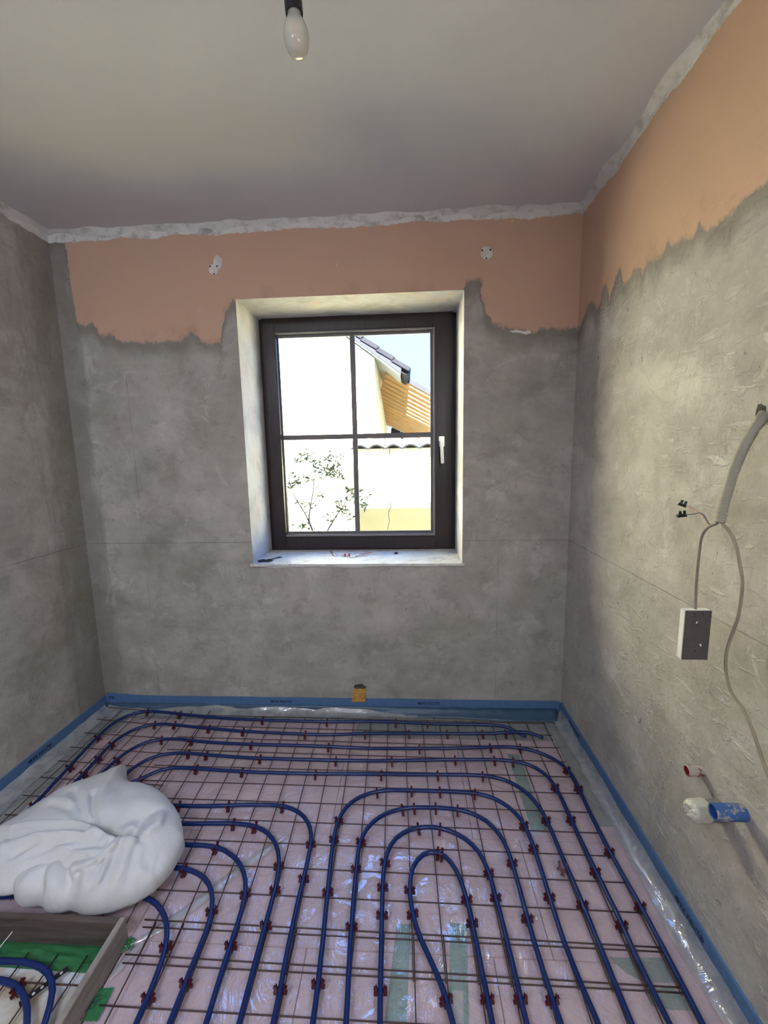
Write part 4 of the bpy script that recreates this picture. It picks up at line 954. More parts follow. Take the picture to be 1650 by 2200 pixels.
# ------------------------------------------------------------------ heating pipes
PIPES = {"outer": [[0.647, 2.125], [0.624, 2.15], [0.599, 2.172], [0.571, 2.189], [0.539, 2.2], [0.505, 2.206], [0.47, 2.209], [0.435, 2.21], [0.399, 2.211], [0.364, 2.211], [0.329, 2.211], [0.293, 2.211], [0.258, 2.211], [0.222, 2.21], [0.187, 2.211], [0.152, 2.211], [0.116, 2.212], [0.081, 2.213], [0.046, 2.215], [0.01, 2.217], [-0.025, 2.218], [-0.06, 2.22], [-0.096, 2.221], [-0.131, 2.221], [-0.166, 2.222], [-0.202, 2.222], [-0.237, 2.221], [-0.273, 2.22], [-0.308, 2.219], [-0.343, 2.218], [-0.379, 2.216], [-0.414, 2.215], [-0.449, 2.213], [-0.485, 2.212], [-0.52, 2.212], [-0.555, 2.212], [-0.591, 2.213], [-0.626, 2.214], [-0.661, 2.214], [-0.697, 2.215], [-0.732, 2.216], [-0.767, 2.216], [-0.803, 2.217], [-0.838, 2.218], [-0.874, 2.219], [-0.909, 2.22], [-0.944, 2.221], [-0.98, 2.222], [-1.015, 2.224], [-1.05, 2.226], [-1.086, 2.228], [-1.121, 2.23], [-1.156, 2.233], [-1.191, 2.236], [-1.227, 2.239], [-1.262, 2.242], [-1.297, 2.246], [-1.332, 2.25], [-1.367, 2.254], [-1.402, 2.259], [-1.437, 2.264], [-1.472, 2.269], [-1.507, 2.274], [-1.542, 2.278], [-1.577, 2.282], [-1.612, 2.283], [-1.646, 2.281], [-1.679, 2.273], [-1.71, 2.26], [-1.737, 2.241], [-1.758, 2.216], [-1.772, 2.187], [-1.781, 2.154], [-1.785, 2.12], [-1.786, 2.085], [-1.785, 2.05], [-1.783, 2.014], [-1.78, 1.979], [-1.776, 1.944], [-1.771, 1.909], [-1.767, 1.874], [-1.763, 1.839], [-1.759, 1.804], [-1.754, 1.769], [-1.751, 1.733], [-1.747, 1.698], [-1.743, 1.663], [-1.74, 1.628], [-1.737, 1.593], [-1.735, 1.557], [-1.734, 1.523], [-1.737, 1.49], [-1.747, 1.46], [-1.763, 1.43], [-1.781, 1.4], [-1.799, 1.37], [-1.816, 1.339], [-1.83, 1.307], [-1.835, 1.276], [-1.827, 1.246], [-1.806, 1.223], [-1.776, 1.209], [-1.743, 1.202], [-1.708, 1.199], [-1.673, 1.198], [-1.637, 1.198], [-1.602, 1.198], [-1.567, 1.199], [-1.532, 1.199], [-1.497, 1.201], [-1.463, 1.204], [-1.428, 1.208], [-1.393, 1.211], [-1.357, 1.214], [-1.322, 1.217], [-1.287, 1.219], [-1.252, 1.22], [-1.217, 1.222], [-1.181, 1.223], [-1.146, 1.224], [-1.111, 1.225], [-1.075, 1.226], [-1.04, 1.226], [-1.005, 1.224], [-0.971, 1.22], [-0.937, 1.211], [-0.906, 1.198], [-0.877, 1.18], [-0.851, 1.158], [-0.829, 1.132], [-0.812, 1.102], [-0.799, 1.071], [-0.79, 1.037], [-0.785, 1.003], [-0.781, 0.968], [-0.779, 0.927], [-0.776, 0.866], [-0.772, 0.772], [-0.769, 0.657], [-0.765, 0.537], [-0.761, 0.418], [-0.757, 0.298]], "second": [[0.732, 2.097], [0.709, 2.117], [0.683, 2.133], [0.652, 2.141], [0.619, 2.143], [0.585, 2.142], [0.55, 2.139], [0.515, 2.137], [0.48, 2.136], [0.445, 2.135], [0.41, 2.134], [0.374, 2.133], [0.339, 2.132], [0.304, 2.131], [0.269, 2.13], [0.234, 2.129], [0.199, 2.128], [0.164, 2.127], [0.129, 2.126], [0.094, 2.125], [0.058, 2.124], [0.023, 2.123], [-0.012, 2.122], [-0.047, 2.121], [-0.082, 2.12], [-0.117, 2.119], [-0.152, 2.118], [-0.187, 2.116], [-0.222, 2.115], [-0.257, 2.113], [-0.292, 2.111], [-0.328, 2.109], [-0.363, 2.106], [-0.398, 2.104], [-0.433, 2.102], [-0.468, 2.101], [-0.503, 2.1], [-0.538, 2.1], [-0.573, 2.1], [-0.608, 2.101], [-0.643, 2.102], [-0.678, 2.103], [-0.713, 2.104], [-0.749, 2.106], [-0.784, 2.107], [-0.819, 2.108], [-0.854, 2.11], [-0.889, 2.112], [-0.924, 2.114], [-0.959, 2.116], [-0.994, 2.118], [-1.029, 2.121], [-1.064, 2.124], [-1.099, 2.127], [-1.134, 2.131], [-1.169, 2.134], [-1.204, 2.138], [-1.239, 2.142], [-1.274, 2.146], [-1.309, 2.15], [-1.343, 2.155], [-1.378, 2.159], [-1.413, 2.163], [-1.448, 2.166], [-1.482, 2.166], [-1.516, 2.163], [-1.549, 2.155], [-1.579, 2.141], [-1.605, 2.121], [-1.626, 2.096], [-1.642, 2.066], [-1.653, 2.034], [-1.66, 2.0], [-1.662, 1.966], [-1.661, 1.931], [-1.659, 1.896], [-1.655, 1.861], [-1.652, 1.826], [-1.65, 1.791], [-1.649, 1.756], [-1.649, 1.721], [-1.649, 1.686], [-1.651, 1.651], [-1.652, 1.616], [-1.653, 1.581], [-1.655, 1.546], [-1.657, 1.512], [-1.665, 1.48], [-1.683, 1.454], [-1.705, 1.43], [-1.723, 1.403], [-1.726, 1.374], [-1.714, 1.346], [-1.69, 1.325], [-1.659, 1.314], [-1.625, 1.309], [-1.59, 1.308], [-1.555, 1.308], [-1.519, 1.308], [-1.484, 1.308], [-1.449, 1.308], [-1.415, 1.309], [-1.38, 1.31], [-1.345, 1.311], [-1.31, 1.313], [-1.274, 1.316], [-1.238, 1.318], [-1.202, 1.32], [-1.166, 1.322], [-1.131, 1.324], [-1.095, 1.325], [-1.059, 1.327], [-1.023, 1.328], [-0.987, 1.329], [-0.951, 1.329], [-0.916, 1.329], [-0.88, 1.326], [-0.845, 1.32], [-0.812, 1.31], [-0.781, 1.295], [-0.754, 1.275], [-0.731, 1.25], [-0.713, 1.22], [-0.701, 1.188], [-0.693, 1.154], [-0.689, 1.119], [-0.688, 1.083], [-0.687, 1.047], [-0.687, 1.012], [-0.685, 0.976], [-0.684, 0.935], [-0.682, 0.873], [-0.679, 0.779], [-0.676, 0.664], [-0.673, 0.544], [-0.671, 0.424], [-0.668, 0.304]], "third": [[0.799, 0.245], [0.798, 0.365], [0.798, 0.485], [0.798, 0.605], [0.798, 0.725], [0.797, 0.839], [0.797, 0.933], [0.797, 0.994], [0.797, 1.035], [0.797, 1.07], [0.797, 1.105], [0.797, 1.14], [0.796, 1.175], [0.796, 1.21], [0.794, 1.245], [0.793, 1.28], [0.791, 1.315], [0.789, 1.35], [0.787, 1.385], [0.786, 1.42], [0.784, 1.455], [0.783, 1.491], [0.783, 1.526], [0.783, 1.561], [0.783, 1.596], [0.784, 1.631], [0.785, 1.666], [0.787, 1.701], [0.788, 1.736], [0.79, 1.771], [0.791, 1.806], [0.789, 1.84], [0.783, 1.873], [0.77, 1.904], [0.752, 1.932], [0.729, 1.957], [0.703, 1.978], [0.673, 1.996], [0.642, 2.011], [0.609, 2.021], [0.576, 2.028], [0.541, 2.031], [0.506, 2.032], [0.471, 2.03], [0.436, 2.028], [0.401, 2.024], [0.367, 2.021], [0.332, 2.018], [0.297, 2.016], [0.262, 2.014], [0.227, 2.012], [0.192, 2.01], [0.156, 2.009], [0.121, 2.008], [0.086, 2.007], [0.051, 2.006], [0.016, 2.004], [-0.019, 2.003], [-0.054, 2.002], [-0.089, 2.001], [-0.124, 2.0], [-0.159, 1.999], [-0.194, 1.998], [-0.229, 1.998], [-0.264, 1.999], [-0.299, 2.0], [-0.334, 2.001], [-0.37, 2.003], [-0.405, 2.004], [-0.44, 2.005], [-0.475, 2.006], [-0.51, 2.007], [-0.545, 2.008], [-0.58, 2.008], [-0.615, 2.009], [-0.65, 2.009], [-0.685, 2.009], [-0.72, 2.009], [-0.755, 2.009], [-0.79, 2.009], [-0.826, 2.009], [-0.861, 2.01], [-0.896, 2.011], [-0.931, 2.011], [-0.966, 2.013], [-1.001, 2.014], [-1.036, 2.016], [-1.071, 2.018], [-1.106, 2.02], [-1.141, 2.023], [-1.176, 2.026], [-1.211, 2.03], [-1.246, 2.034], [-1.28, 2.038], [-1.315, 2.04], [-1.35, 2.041], [-1.384, 2.038], [-1.418, 2.032], [-1.449, 2.02], [-1.478, 2.003], [-1.502, 1.98], [-1.521, 1.952], [-1.534, 1.922], [-1.544, 1.889], [-1.55, 1.855], [-1.554, 1.82], [-1.556, 1.785], [-1.557, 1.75], [-1.558, 1.715], [-1.562, 1.681], [-1.571, 1.648], [-1.583, 1.616], [-1.596, 1.584], [-1.608, 1.551], [-1.618, 1.518], [-1.62, 1.485], [-1.611, 1.454], [-1.59, 1.431], [-1.56, 1.416], [-1.527, 1.408], [-1.492, 1.406], [-1.457, 1.405], [-1.422, 1.406], [-1.387, 1.407], [-1.351, 1.408], [-1.316, 1.409], [-1.28, 1.41], [-1.245, 1.411], [-1.209, 1.413], [-1.173, 1.414], [-1.138, 1.415], [-1.102, 1.417], [-1.067, 1.418], [-1.031, 1.419], [-0.995, 1.42], [-0.96, 1.422], [-0.924, 1.423], [-0.889, 1.423], [-0.853, 1.423], [-0.818, 1.42], [-0.783, 1.414], [-0.75, 1.404], [-0.719, 1.389], [-0.689, 1.371], [-0.663, 1.348], [-0.64, 1.322], [-0.622, 1.293], [-0.608, 1.261], [-0.6, 1.227], [-0.595, 1.193], [-0.592, 1.157], [-0.591, 1.122], [-0.59, 1.086], [-0.589, 1.051], [-0.587, 1.015], [-0.585, 0.979], [-0.582, 0.939], [-0.578, 0.877], [-0.574, 0.783], [-0.57, 0.669], [-0.565, 0.549], [-0.56, 0.429], [-0.555, 0.309]], "fourth": [[0.736, 0.241], [0.731, 0.361], [0.727, 0.481], [0.722, 0.601], [0.717, 0.721], [0.713, 0.836], [0.709, 0.929], [0.705, 0.991], [0.703, 1.031], [0.701, 1.066], [0.7, 1.102], [0.7, 1.137], [0.701, 1.172], [0.701, 1.208], [0.701, 1.243], [0.699, 1.278], [0.698, 1.314], [0.696, 1.349], [0.694, 1.384], [0.693, 1.419], [0.692, 1.455], [0.691, 1.49], [0.69, 1.526], [0.69, 1.561], [0.69, 1.596], [0.689, 1.632], [0.689, 1.667], [0.689, 1.702], [0.687, 1.738], [0.684, 1.772], [0.677, 1.806], [0.666, 1.838], [0.648, 1.866], [0.625, 1.889], [0.597, 1.907], [0.565, 1.92], [0.532, 1.927], [0.497, 1.932], [0.462, 1.934], [0.426, 1.934], [0.391, 1.934], [0.356, 1.933], [0.32, 1.932], [0.285, 1.931], [0.25, 1.93], [0.214, 1.929], [0.179, 1.928], [0.144, 1.926], [0.108, 1.924], [0.073, 1.922], [0.038, 1.92], [0.003, 1.918], [-0.033, 1.916], [-0.068, 1.914], [-0.103, 1.912], [-0.139, 1.91], [-0.174, 1.908], [-0.209, 1.907], [-0.245, 1.907], [-0.28, 1.906], [-0.315, 1.906], [-0.351, 1.906], [-0.386, 1.906], [-0.422, 1.906], [-0.457, 1.906], [-0.492, 1.907], [-0.528, 1.907], [-0.563, 1.907], [-0.598, 1.907], [-0.634, 1.907], [-0.669, 1.907], [-0.704, 1.908], [-0.74, 1.908], [-0.775, 1.908], [-0.811, 1.909], [-0.846, 1.91], [-0.881, 1.912], [-0.917, 1.914], [-0.952, 1.916], [-0.987, 1.918], [-1.022, 1.921], [-1.058, 1.923], [-1.093, 1.926], [-1.128, 1.929], [-1.163, 1.931], [-1.199, 1.933], [-1.234, 1.933], [-1.269, 1.93], [-1.302, 1.924], [-1.335, 1.913], [-1.364, 1.896], [-1.389, 1.875], [-1.408, 1.848], [-1.421, 1.817], [-1.428, 1.784], [-1.432, 1.749], [-1.434, 1.714], [-1.437, 1.68], [-1.447, 1.65], [-1.468, 1.628], [-1.494, 1.609], [-1.513, 1.586], [-1.514, 1.559], [-1.497, 1.533], [-1.47, 1.515], [-1.437, 1.505], [-1.402, 1.502], [-1.367, 1.502], [-1.331, 1.504], [-1.296, 1.505], [-1.26, 1.507], [-1.225, 1.508], [-1.189, 1.51], [-1.154, 1.511], [-1.118, 1.512], [-1.083, 1.514], [-1.047, 1.515], [-1.012, 1.516], [-0.976, 1.518], [-0.941, 1.519], [-0.905, 1.521], [-0.87, 1.523], [-0.834, 1.524], [-0.799, 1.526], [-0.764, 1.526], [-0.728, 1.524], [-0.693, 1.52], [-0.66, 1.512], [-0.627, 1.5], [-0.598, 1.483], [-0.572, 1.461], [-0.55, 1.435], [-0.532, 1.406], [-0.519, 1.374], [-0.51, 1.34], [-0.504, 1.305], [-0.5, 1.27], [-0.498, 1.235], [-0.497, 1.199], [-0.496, 1.164], [-0.495, 1.128], [-0.494, 1.093], [-0.493, 1.057], [-0.491, 1.022], [-0.49, 0.986], [-0.488, 0.945], [-0.485, 0.884], [-0.483, 0.79], [-0.48, 0.675], [-0.477, 0.555], [-0.474, 0.435], [-0.471, 0.315]], "fifth": [[0.617, 0.237], [0.615, 0.357], [0.613, 0.477], [0.611, 0.597], [0.609, 0.717], [0.607, 0.831], [0.605, 0.925], [0.603, 0.986], [0.602, 1.027], [0.601, 1.062], [0.601, 1.097], [0.6, 1.132], [0.599, 1.167], [0.599, 1.202], [0.598, 1.238], [0.597, 1.273], [0.596, 1.308], [0.595, 1.343], [0.593, 1.378], [0.592, 1.413], [0.59, 1.448], [0.589, 1.483], [0.588, 1.518], [0.586, 1.553], [0.584, 1.588], [0.579, 1.623], [0.572, 1.657], [0.561, 1.689], [0.546, 1.72], [0.526, 1.748], [0.503, 1.772], [0.475, 1.792], [0.445, 1.808], [0.413, 1.818], [0.379, 1.825], [0.344, 1.828], [0.309, 1.829], [0.274, 1.83], [0.239, 1.829], [0.204, 1.828], [0.169, 1.827], [0.134, 1.826], [0.098, 1.825], [0.063, 1.824], [0.028, 1.823], [-0.007, 1.822], [-0.042, 1.821], [-0.077, 1.821], [-0.112, 1.82], [-0.148, 1.819], [-0.183, 1.818], [-0.218, 1.818], [-0.253, 1.817], [-0.288, 1.817], [-0.323, 1.816], [-0.358, 1.816], [-0.393, 1.815], [-0.429, 1.814], [-0.464, 1.814], [-0.499, 1.813], [-0.534, 1.813], [-0.569, 1.813], [-0.604, 1.812], [-0.639, 1.812], [-0.675, 1.813], [-0.71, 1.813], [-0.745, 1.813], [-0.78, 1.814], [-0.815, 1.815], [-0.85, 1.816], [-0.885, 1.817], [-0.92, 1.818], [-0.956, 1.82], [-0.991, 1.822], [-1.026, 1.824], [-1.061, 1.826], [-1.096, 1.828], [-1.131, 1.83], [-1.166, 1.831], [-1.2, 1.83], [-1.234, 1.824], [-1.265, 1.813], [-1.291, 1.796], [-1.314, 1.773], [-1.338, 1.749], [-1.367, 1.728], [-1.397, 1.707], [-1.413, 1.682], [-1.407, 1.654], [-1.383, 1.63], [-1.349, 1.615], [-1.312, 1.609], [-1.274, 1.607], [-1.238, 1.608], [-1.203, 1.608], [-1.167, 1.609], [-1.131, 1.609], [-1.095, 1.608], [-1.06, 1.607], [-1.024, 1.607], [-0.988, 1.607], [-0.953, 1.608], [-0.917, 1.609], [-0.881, 1.612], [-0.846, 1.614], [-0.81, 1.617], [-0.774, 1.62], [-0.739, 1.622], [-0.703, 1.623], [-0.667, 1.624], [-0.632, 1.624], [-0.597, 1.622], [-0.562, 1.616], [-0.529, 1.606], [-0.498, 1.591], [-0.47, 1.571], [-0.447, 1.546], [-0.429, 1.517], [-0.417, 1.485], [-0.41, 1.451], [-0.406, 1.416], [-0.405, 1.381], [-0.404, 1.345], [-0.404, 1.309], [-0.404, 1.273], [-0.404, 1.238], [-0.403, 1.202], [-0.402, 1.166], [-0.401, 1.131], [-0.4, 1.095], [-0.398, 1.059], [-0.396, 1.023], [-0.394, 0.988], [-0.392, 0.947], [-0.39, 0.885], [-0.388, 0.791], [-0.385, 0.676], [-0.382, 0.557], [-0.379, 0.437], [-0.376, 0.317]], "f": [[-0.261, 0.201], [-0.264, 0.321], [-0.267, 0.441], [-0.27, 0.561], [-0.274, 0.681], [-0.277, 0.801], [-0.28, 0.921], [-0.281, 0.957], [-0.283, 0.992], [-0.285, 1.028], [-0.288, 1.063], [-0.29, 1.099], [-0.293, 1.134], [-0.296, 1.169], [-0.299, 1.205], [-0.302, 1.24], [-0.305, 1.276], [-0.308, 1.311], [-0.311, 1.346], [-0.314, 1.382], [-0.316, 1.417], [-0.318, 1.453], [-0.318, 1.488], [-0.317, 1.524], [-0.312, 1.559], [-0.303, 1.592], [-0.288, 1.623], [-0.268, 1.651], [-0.242, 1.674], [-0.212, 1.692], [-0.18, 1.706], [-0.147, 1.716], [-0.112, 1.722], [-0.077, 1.725], [-0.041, 1.726], [-0.006, 1.726], [0.03, 1.726], [0.065, 1.726], [0.101, 1.726], [0.136, 1.726], [0.172, 1.726], [0.208, 1.725], [0.243, 1.724], [0.278, 1.722], [0.313, 1.717], [0.347, 1.708], [0.379, 1.695], [0.408, 1.676], [0.434, 1.652], [0.455, 1.625], [0.471, 1.594], [0.482, 1.561], [0.487, 1.526], [0.49, 1.491], [0.491, 1.456], [0.492, 1.42], [0.492, 1.384], [0.492, 1.349], [0.491, 1.313], [0.491, 1.278], [0.49, 1.242], [0.49, 1.207], [0.49, 1.171], [0.491, 1.136], [0.494, 1.1], [0.497, 1.065], [0.501, 1.03], [0.506, 0.994], [0.511, 0.959], [0.518, 0.839], [0.526, 0.72], [0.533, 0.6], [0.541, 0.48], [0.549, 0.36], [0.556, 0.241]], "g": [[-0.159, 0.206], [-0.164, 0.325], [-0.168, 0.445], [-0.173, 0.565], [-0.178, 0.685], [-0.182, 0.805], [-0.187, 0.925], [-0.189, 0.96], [-0.192, 0.996], [-0.195, 1.031], [-0.197, 1.067], [-0.2, 1.102], [-0.202, 1.138], [-0.203, 1.173], [-0.205, 1.209], [-0.207, 1.245], [-0.208, 1.28], [-0.209, 1.316], [-0.21, 1.351], [-0.211, 1.387], [-0.21, 1.422], [-0.207, 1.457], [-0.198, 1.491], [-0.184, 1.522], [-0.164, 1.55], [-0.139, 1.575], [-0.111, 1.595], [-0.079, 1.61], [-0.046, 1.621], [-0.012, 1.629], [0.024, 1.633], [0.059, 1.635], [0.095, 1.635], [0.13, 1.635], [0.166, 1.633], [0.201, 1.63], [0.235, 1.623], [0.268, 1.612], [0.299, 1.595], [0.326, 1.574], [0.348, 1.547], [0.365, 1.517], [0.377, 1.484], [0.384, 1.45], [0.388, 1.415], [0.39, 1.379], [0.391, 1.344], [0.392, 1.308], [0.392, 1.272], [0.393, 1.237], [0.393, 1.201], [0.394, 1.166], [0.395, 1.13], [0.397, 1.095], [0.399, 1.059], [0.402, 1.024], [0.405, 0.988], [0.409, 0.953], [0.415, 0.833], [0.421, 0.713], [0.427, 0.593], [0.433, 0.474], [0.439, 0.354], [0.444, 0.234]], "h": [[-0.076, 0.209], [-0.078, 0.329], [-0.081, 0.449], [-0.084, 0.569], [-0.087, 0.689], [-0.089, 0.809], [-0.092, 0.929], [-0.094, 0.964], [-0.095, 1.0], [-0.097, 1.035], [-0.098, 1.07], [-0.099, 1.105], [-0.101, 1.141], [-0.102, 1.176], [-0.103, 1.211], [-0.104, 1.247], [-0.105, 1.282], [-0.105, 1.317], [-0.104, 1.353], [-0.101, 1.387], [-0.093, 1.421], [-0.08, 1.453], [-0.061, 1.481], [-0.036, 1.503], [-0.006, 1.52], [0.027, 1.532], [0.061, 1.537], [0.095, 1.538], [0.13, 1.533], [0.163, 1.523], [0.194, 1.509], [0.223, 1.489], [0.247, 1.465], [0.267, 1.437], [0.28, 1.405], [0.289, 1.372], [0.295, 1.337], [0.298, 1.302], [0.3, 1.267], [0.303, 1.231], [0.305, 1.196], [0.307, 1.161], [0.308, 1.125], [0.31, 1.09], [0.311, 1.055], [0.312, 1.02], [0.313, 0.984], [0.315, 0.949], [0.317, 0.829], [0.32, 0.709], [0.322, 0.589], [0.324, 0.469], [0.327, 0.349], [0.329, 0.229]], "i": [[0.23, 0.228], [0.21, 0.346], [0.19, 0.464], [0.17, 0.583], [0.15, 0.701], [0.13, 0.819], [0.11, 0.938], [0.101, 0.971], [0.09, 1.004], [0.077, 1.036], [0.061, 1.068], [0.045, 1.099], [0.029, 1.13], [0.016, 1.162], [0.006, 1.196], [-0.001, 1.23], [-0.005, 1.264], [-0.005, 1.299], [-0.001, 1.333], [0.008, 1.366], [0.025, 1.394], [0.049, 1.416], [0.077, 1.427], [0.107, 1.426], [0.134, 1.412], [0.155, 1.388], [0.171, 1.358], [0.182, 1.325], [0.19, 1.291], [0.196, 1.257], [0.201, 1.222], [0.204, 1.187], [0.206, 1.152], [0.209, 1.117], [0.211, 1.082], [0.213, 1.047], [0.216, 1.012], [0.218, 0.977], [0.22, 0.942], [0.224, 0.822], [0.227, 0.702], [0.231, 0.582], [0.235, 0.462], [0.238, 0.342], [0.242, 0.223]], "box_outer": [[-1.413, 1.012], [-1.377, 1.015], [-1.341, 1.017], [-1.305, 1.019], [-1.269, 1.019], [-1.233, 1.019], [-1.197, 1.015], [-1.162, 1.008], [-1.129, 0.996], [-1.1, 0.977], [-1.076, 0.953], [-1.057, 0.923], [-1.041, 0.891], [-1.002, 0.777], [-0.963, 0.664], [-0.924, 0.55], [-0.885, 0.437]], "box_inner": [[-1.351, 0.971], [-1.314, 0.972], [-1.277, 0.973], [-1.241, 0.97], [-1.205, 0.963], [-1.172, 0.95], [-1.141, 0.932], [-1.113, 0.909], [-1.088, 0.882], [-1.025, 0.78], [-0.962, 0.678], [-0.899, 0.576], [-0.836, 0.474]]}
CLIPS = {"outer": [[0.105, 2.212, 3.11], [-0.081, 2.22, 3.118], [-0.491, 2.212, -3.124], [-0.885, 2.219, 3.114], [-1.423, 2.261, 3.002], [-1.643, 2.282, -2.994], [-1.785, 2.046, -1.523], [-1.761, 1.821, -1.45], [-1.737, 1.589, -1.497], [-0.802, 1.08, -1.251], [-0.78, 0.954, -1.49]], "second": [[0.541, 2.139, -3.078], [0.413, 2.134, -3.116], [0.213, 2.128, -3.115], [-0.003, 2.122, -3.111], [-0.253, 2.113, -3.087], [-0.595, 2.101, 3.12], [-0.963, 2.116, 3.075], [-1.176, 2.135, 3.038], [-1.4, 2.162, 3.044], [-1.521, 2.162, -2.973], [-1.661, 1.992, -1.699], [-1.658, 1.887, -1.488], [-1.649, 1.778, -1.519], [-0.875, 1.325, -0.118], [-0.701, 1.189, -1.279], [-0.686, 0.991, -1.533]], "third": [[0.794, 1.261, 1.61], [0.784, 1.458, 1.606], [0.79, 1.768, 1.535], [0.78, 1.882, 1.856], [0.592, 2.026, 3.0], [0.434, 2.027, -3.058], [0.052, 2.006, -3.107], [-0.443, 2.005, 3.108], [-0.874, 2.01, 3.124], [-1.224, 2.031, 3.034], [-1.402, 2.036, -2.865], [-1.547, 1.877, -1.805], [-0.972, 1.421, 0.032], [-0.795, 1.417, -0.23], [-0.604, 1.249, -1.243], [-0.59, 1.091, -1.537]], "fourth": [[0.701, 1.2, 1.574], [0.694, 1.378, 1.613], [0.69, 1.599, 1.576], [0.684, 1.773, 1.716], [0.528, 1.928, 2.964], [0.436, 1.934, 3.138], [0.234, 1.93, -3.107], [-0.093, 1.912, -3.089], [-0.385, 1.906, 3.138], [-0.788, 1.909, 3.123], [-1.086, 1.925, 3.062], [-1.189, 1.933, 3.116], [-1.031, 1.515, 0.037], [-0.768, 1.526, -0.017], [-0.669, 1.515, -0.294], [-0.513, 1.354, -1.356], [-0.5, 1.266, -1.482], [-0.495, 1.153, -1.548]], "fifth": [[0.597, 1.258, 1.596], [0.583, 1.593, 1.67], [0.356, 1.827, 3.075], [0.137, 1.826, -3.113], [-0.143, 1.819, -3.121], [-0.472, 1.814, -3.126], [-0.847, 1.816, 3.112], [-1.091, 1.828, 3.081], [-1.332, 1.753, -2.445], [-1.058, 1.607, -0.015], [-0.83, 1.616, 0.074], [-0.58, 1.62, -0.118], [-0.409, 1.447, -1.416], [-0.404, 1.31, -1.568], [-0.394, 0.988, -1.524]], "f": [[-0.284, 1.006, 1.627], [-0.304, 1.266, 1.661], [-0.318, 1.473, 1.559], [-0.312, 1.56, 1.374], [-0.156, 1.714, 0.227], [0.006, 1.726, 0.006], [0.139, 1.726, -0.007], [0.3, 1.72, -0.194], [0.481, 1.564, -1.332], [0.491, 1.463, -1.551], [0.491, 1.28, -1.588]], "g": [[-0.203, 1.16, 1.62], [-0.211, 1.354, 1.592], [-0.205, 1.466, 1.403], [-0.035, 1.624, 0.263], [0.017, 1.632, 0.087], [0.113, 1.636, -0.03], [0.209, 1.628, -0.149], [0.39, 1.399, -1.484], [0.393, 1.207, -1.552], [0.404, 0.998, -1.465]], "h": [[-0.095, 0.998, 1.615], [-0.102, 1.199, 1.604], [-0.105, 1.291, 1.588], [-0.101, 1.382, 1.413], [0.033, 1.533, 0.249], [0.123, 1.534, -0.212], [0.292, 1.357, -1.365], [0.3, 1.271, -1.504], [0.313, 0.996, -1.528]], "i": [[0.097, 0.985, 1.858], [0.003, 1.206, 1.817], [-0.006, 1.285, 1.52], [0.105, 1.427, -0.261], [0.122, 1.422, -0.261], [0.196, 1.261, -1.424], [0.204, 1.187, -1.487], [0.217, 0.992, -1.509]], "box_inner": [[-1.192, 0.959, -0.281]]}
PR, PZ = 0.0085, 0.0315
PIPE_LABEL = {
    'outer': 'outermost blue heating pipe, nearest the window wall and left wall',
    'second': 'second blue heating pipe from the window wall, ending in the far right corner',
    'third': 'third blue heating pipe from the window wall, outermost along the right wall',
    'fourth': 'fourth blue heating pipe from the window wall, second from the right wall',
    'fifth': 'fifth blue heating pipe from the window wall, third from the right wall',
    'f': 'blue heating pipe forming the outermost of the four arches',
    'g': 'blue heating pipe forming the second of the four nested arches, from outside',
    'h': 'blue heating pipe forming the third nested arch, around the innermost loop',
    'i': 'blue heating pipe forming the innermost narrow loop',
    'box_outer': 'blue heating pipe, outer of the two inside the wooden frame',
    'box_inner': 'blue heating pipe, inner of the two inside the wooden frame',
}
for k, pts in PIPES.items():
    zc = PZ if not k.startswith('box') else 0.030
    P = []
    n = len(pts)
    for i, (x, y) in enumerate(pts):
        z = zc + 0.0015 * noise.noise(Vector((x * 3, y * 3, len(k))))
        if k == 'second' and i > n - 4: z -= 0.006 * (i - n + 4)
        if k == 'outer' and x > 0.55: z -= 0.010 * min(1, (x - 0.55) / 0.08)
        if k == 'second' and 0.5 < x < 0.78: z += 0.006
        P.append((x, y, z))
    r = PR if not k.startswith('box') else 0.0088
    o = MB().tube(P, r, 14).build('heating_pipe', M['pipe_blue'], smooth='all')
    tag(o, PIPE_LABEL[k], 'pipe', 'blue floor heating pipes')

# red clip: foot, U-shaped saddle with barbs
def clip_mesh():
    R = 0.0088; cz = 0.0145
    arc = [(R * math.cos(a), cz + R * math.sin(a)) for a in [math.radians(20 - i * 20) for i in range(12)]]
    right = [(0.005, -0.004), (0.006, -0.0155), (0.0075, -0.0165), (0.0035, -0.017)]
    prof = [(-0.006, -0.017), (0.006, -0.017), (0.005, -0.004), (0.020, -0.004), (0.0205, 0.0045), (0.0165, 0.0040), (0.0150, 0.0075), (0.0155, 0.0145),
            (0.0205, 0.0185), (0.0200, 0.0220), (0.0150, 0.0205), (0.0150, 0.0250), (0.0120, 0.0285), (0.0105, 0.0235)]
    prof += [(R * math.cos(math.radians(20 - i * 22)), cz + R * math.sin(math.radians(20 - i * 22))) for i in range(1, 10)]
    prof += [(-x, z) for x, z in reversed(prof[2:14])]
    m = MB()
    T = Matrix(((0, 0, 1, 0), (1, 0, 0, 0), (0, 1, 0, 0), (0, 0, 0, 1)))     # profile plane across local x
    m.prism(prof, -0.0038, 0.0038, T)
    return m
ORD = ['first', 'second', 'third', 'fourth', 'fifth', 'sixth', 'seventh', 'eighth', 'ninth', 'tenth', 'eleventh', 'twelfth', 'thirteenth',
       'fourteenth', 'fifteenth', 'sixteenth', 'seventeenth', 'eighteenth', 'nineteenth', 'twentieth']
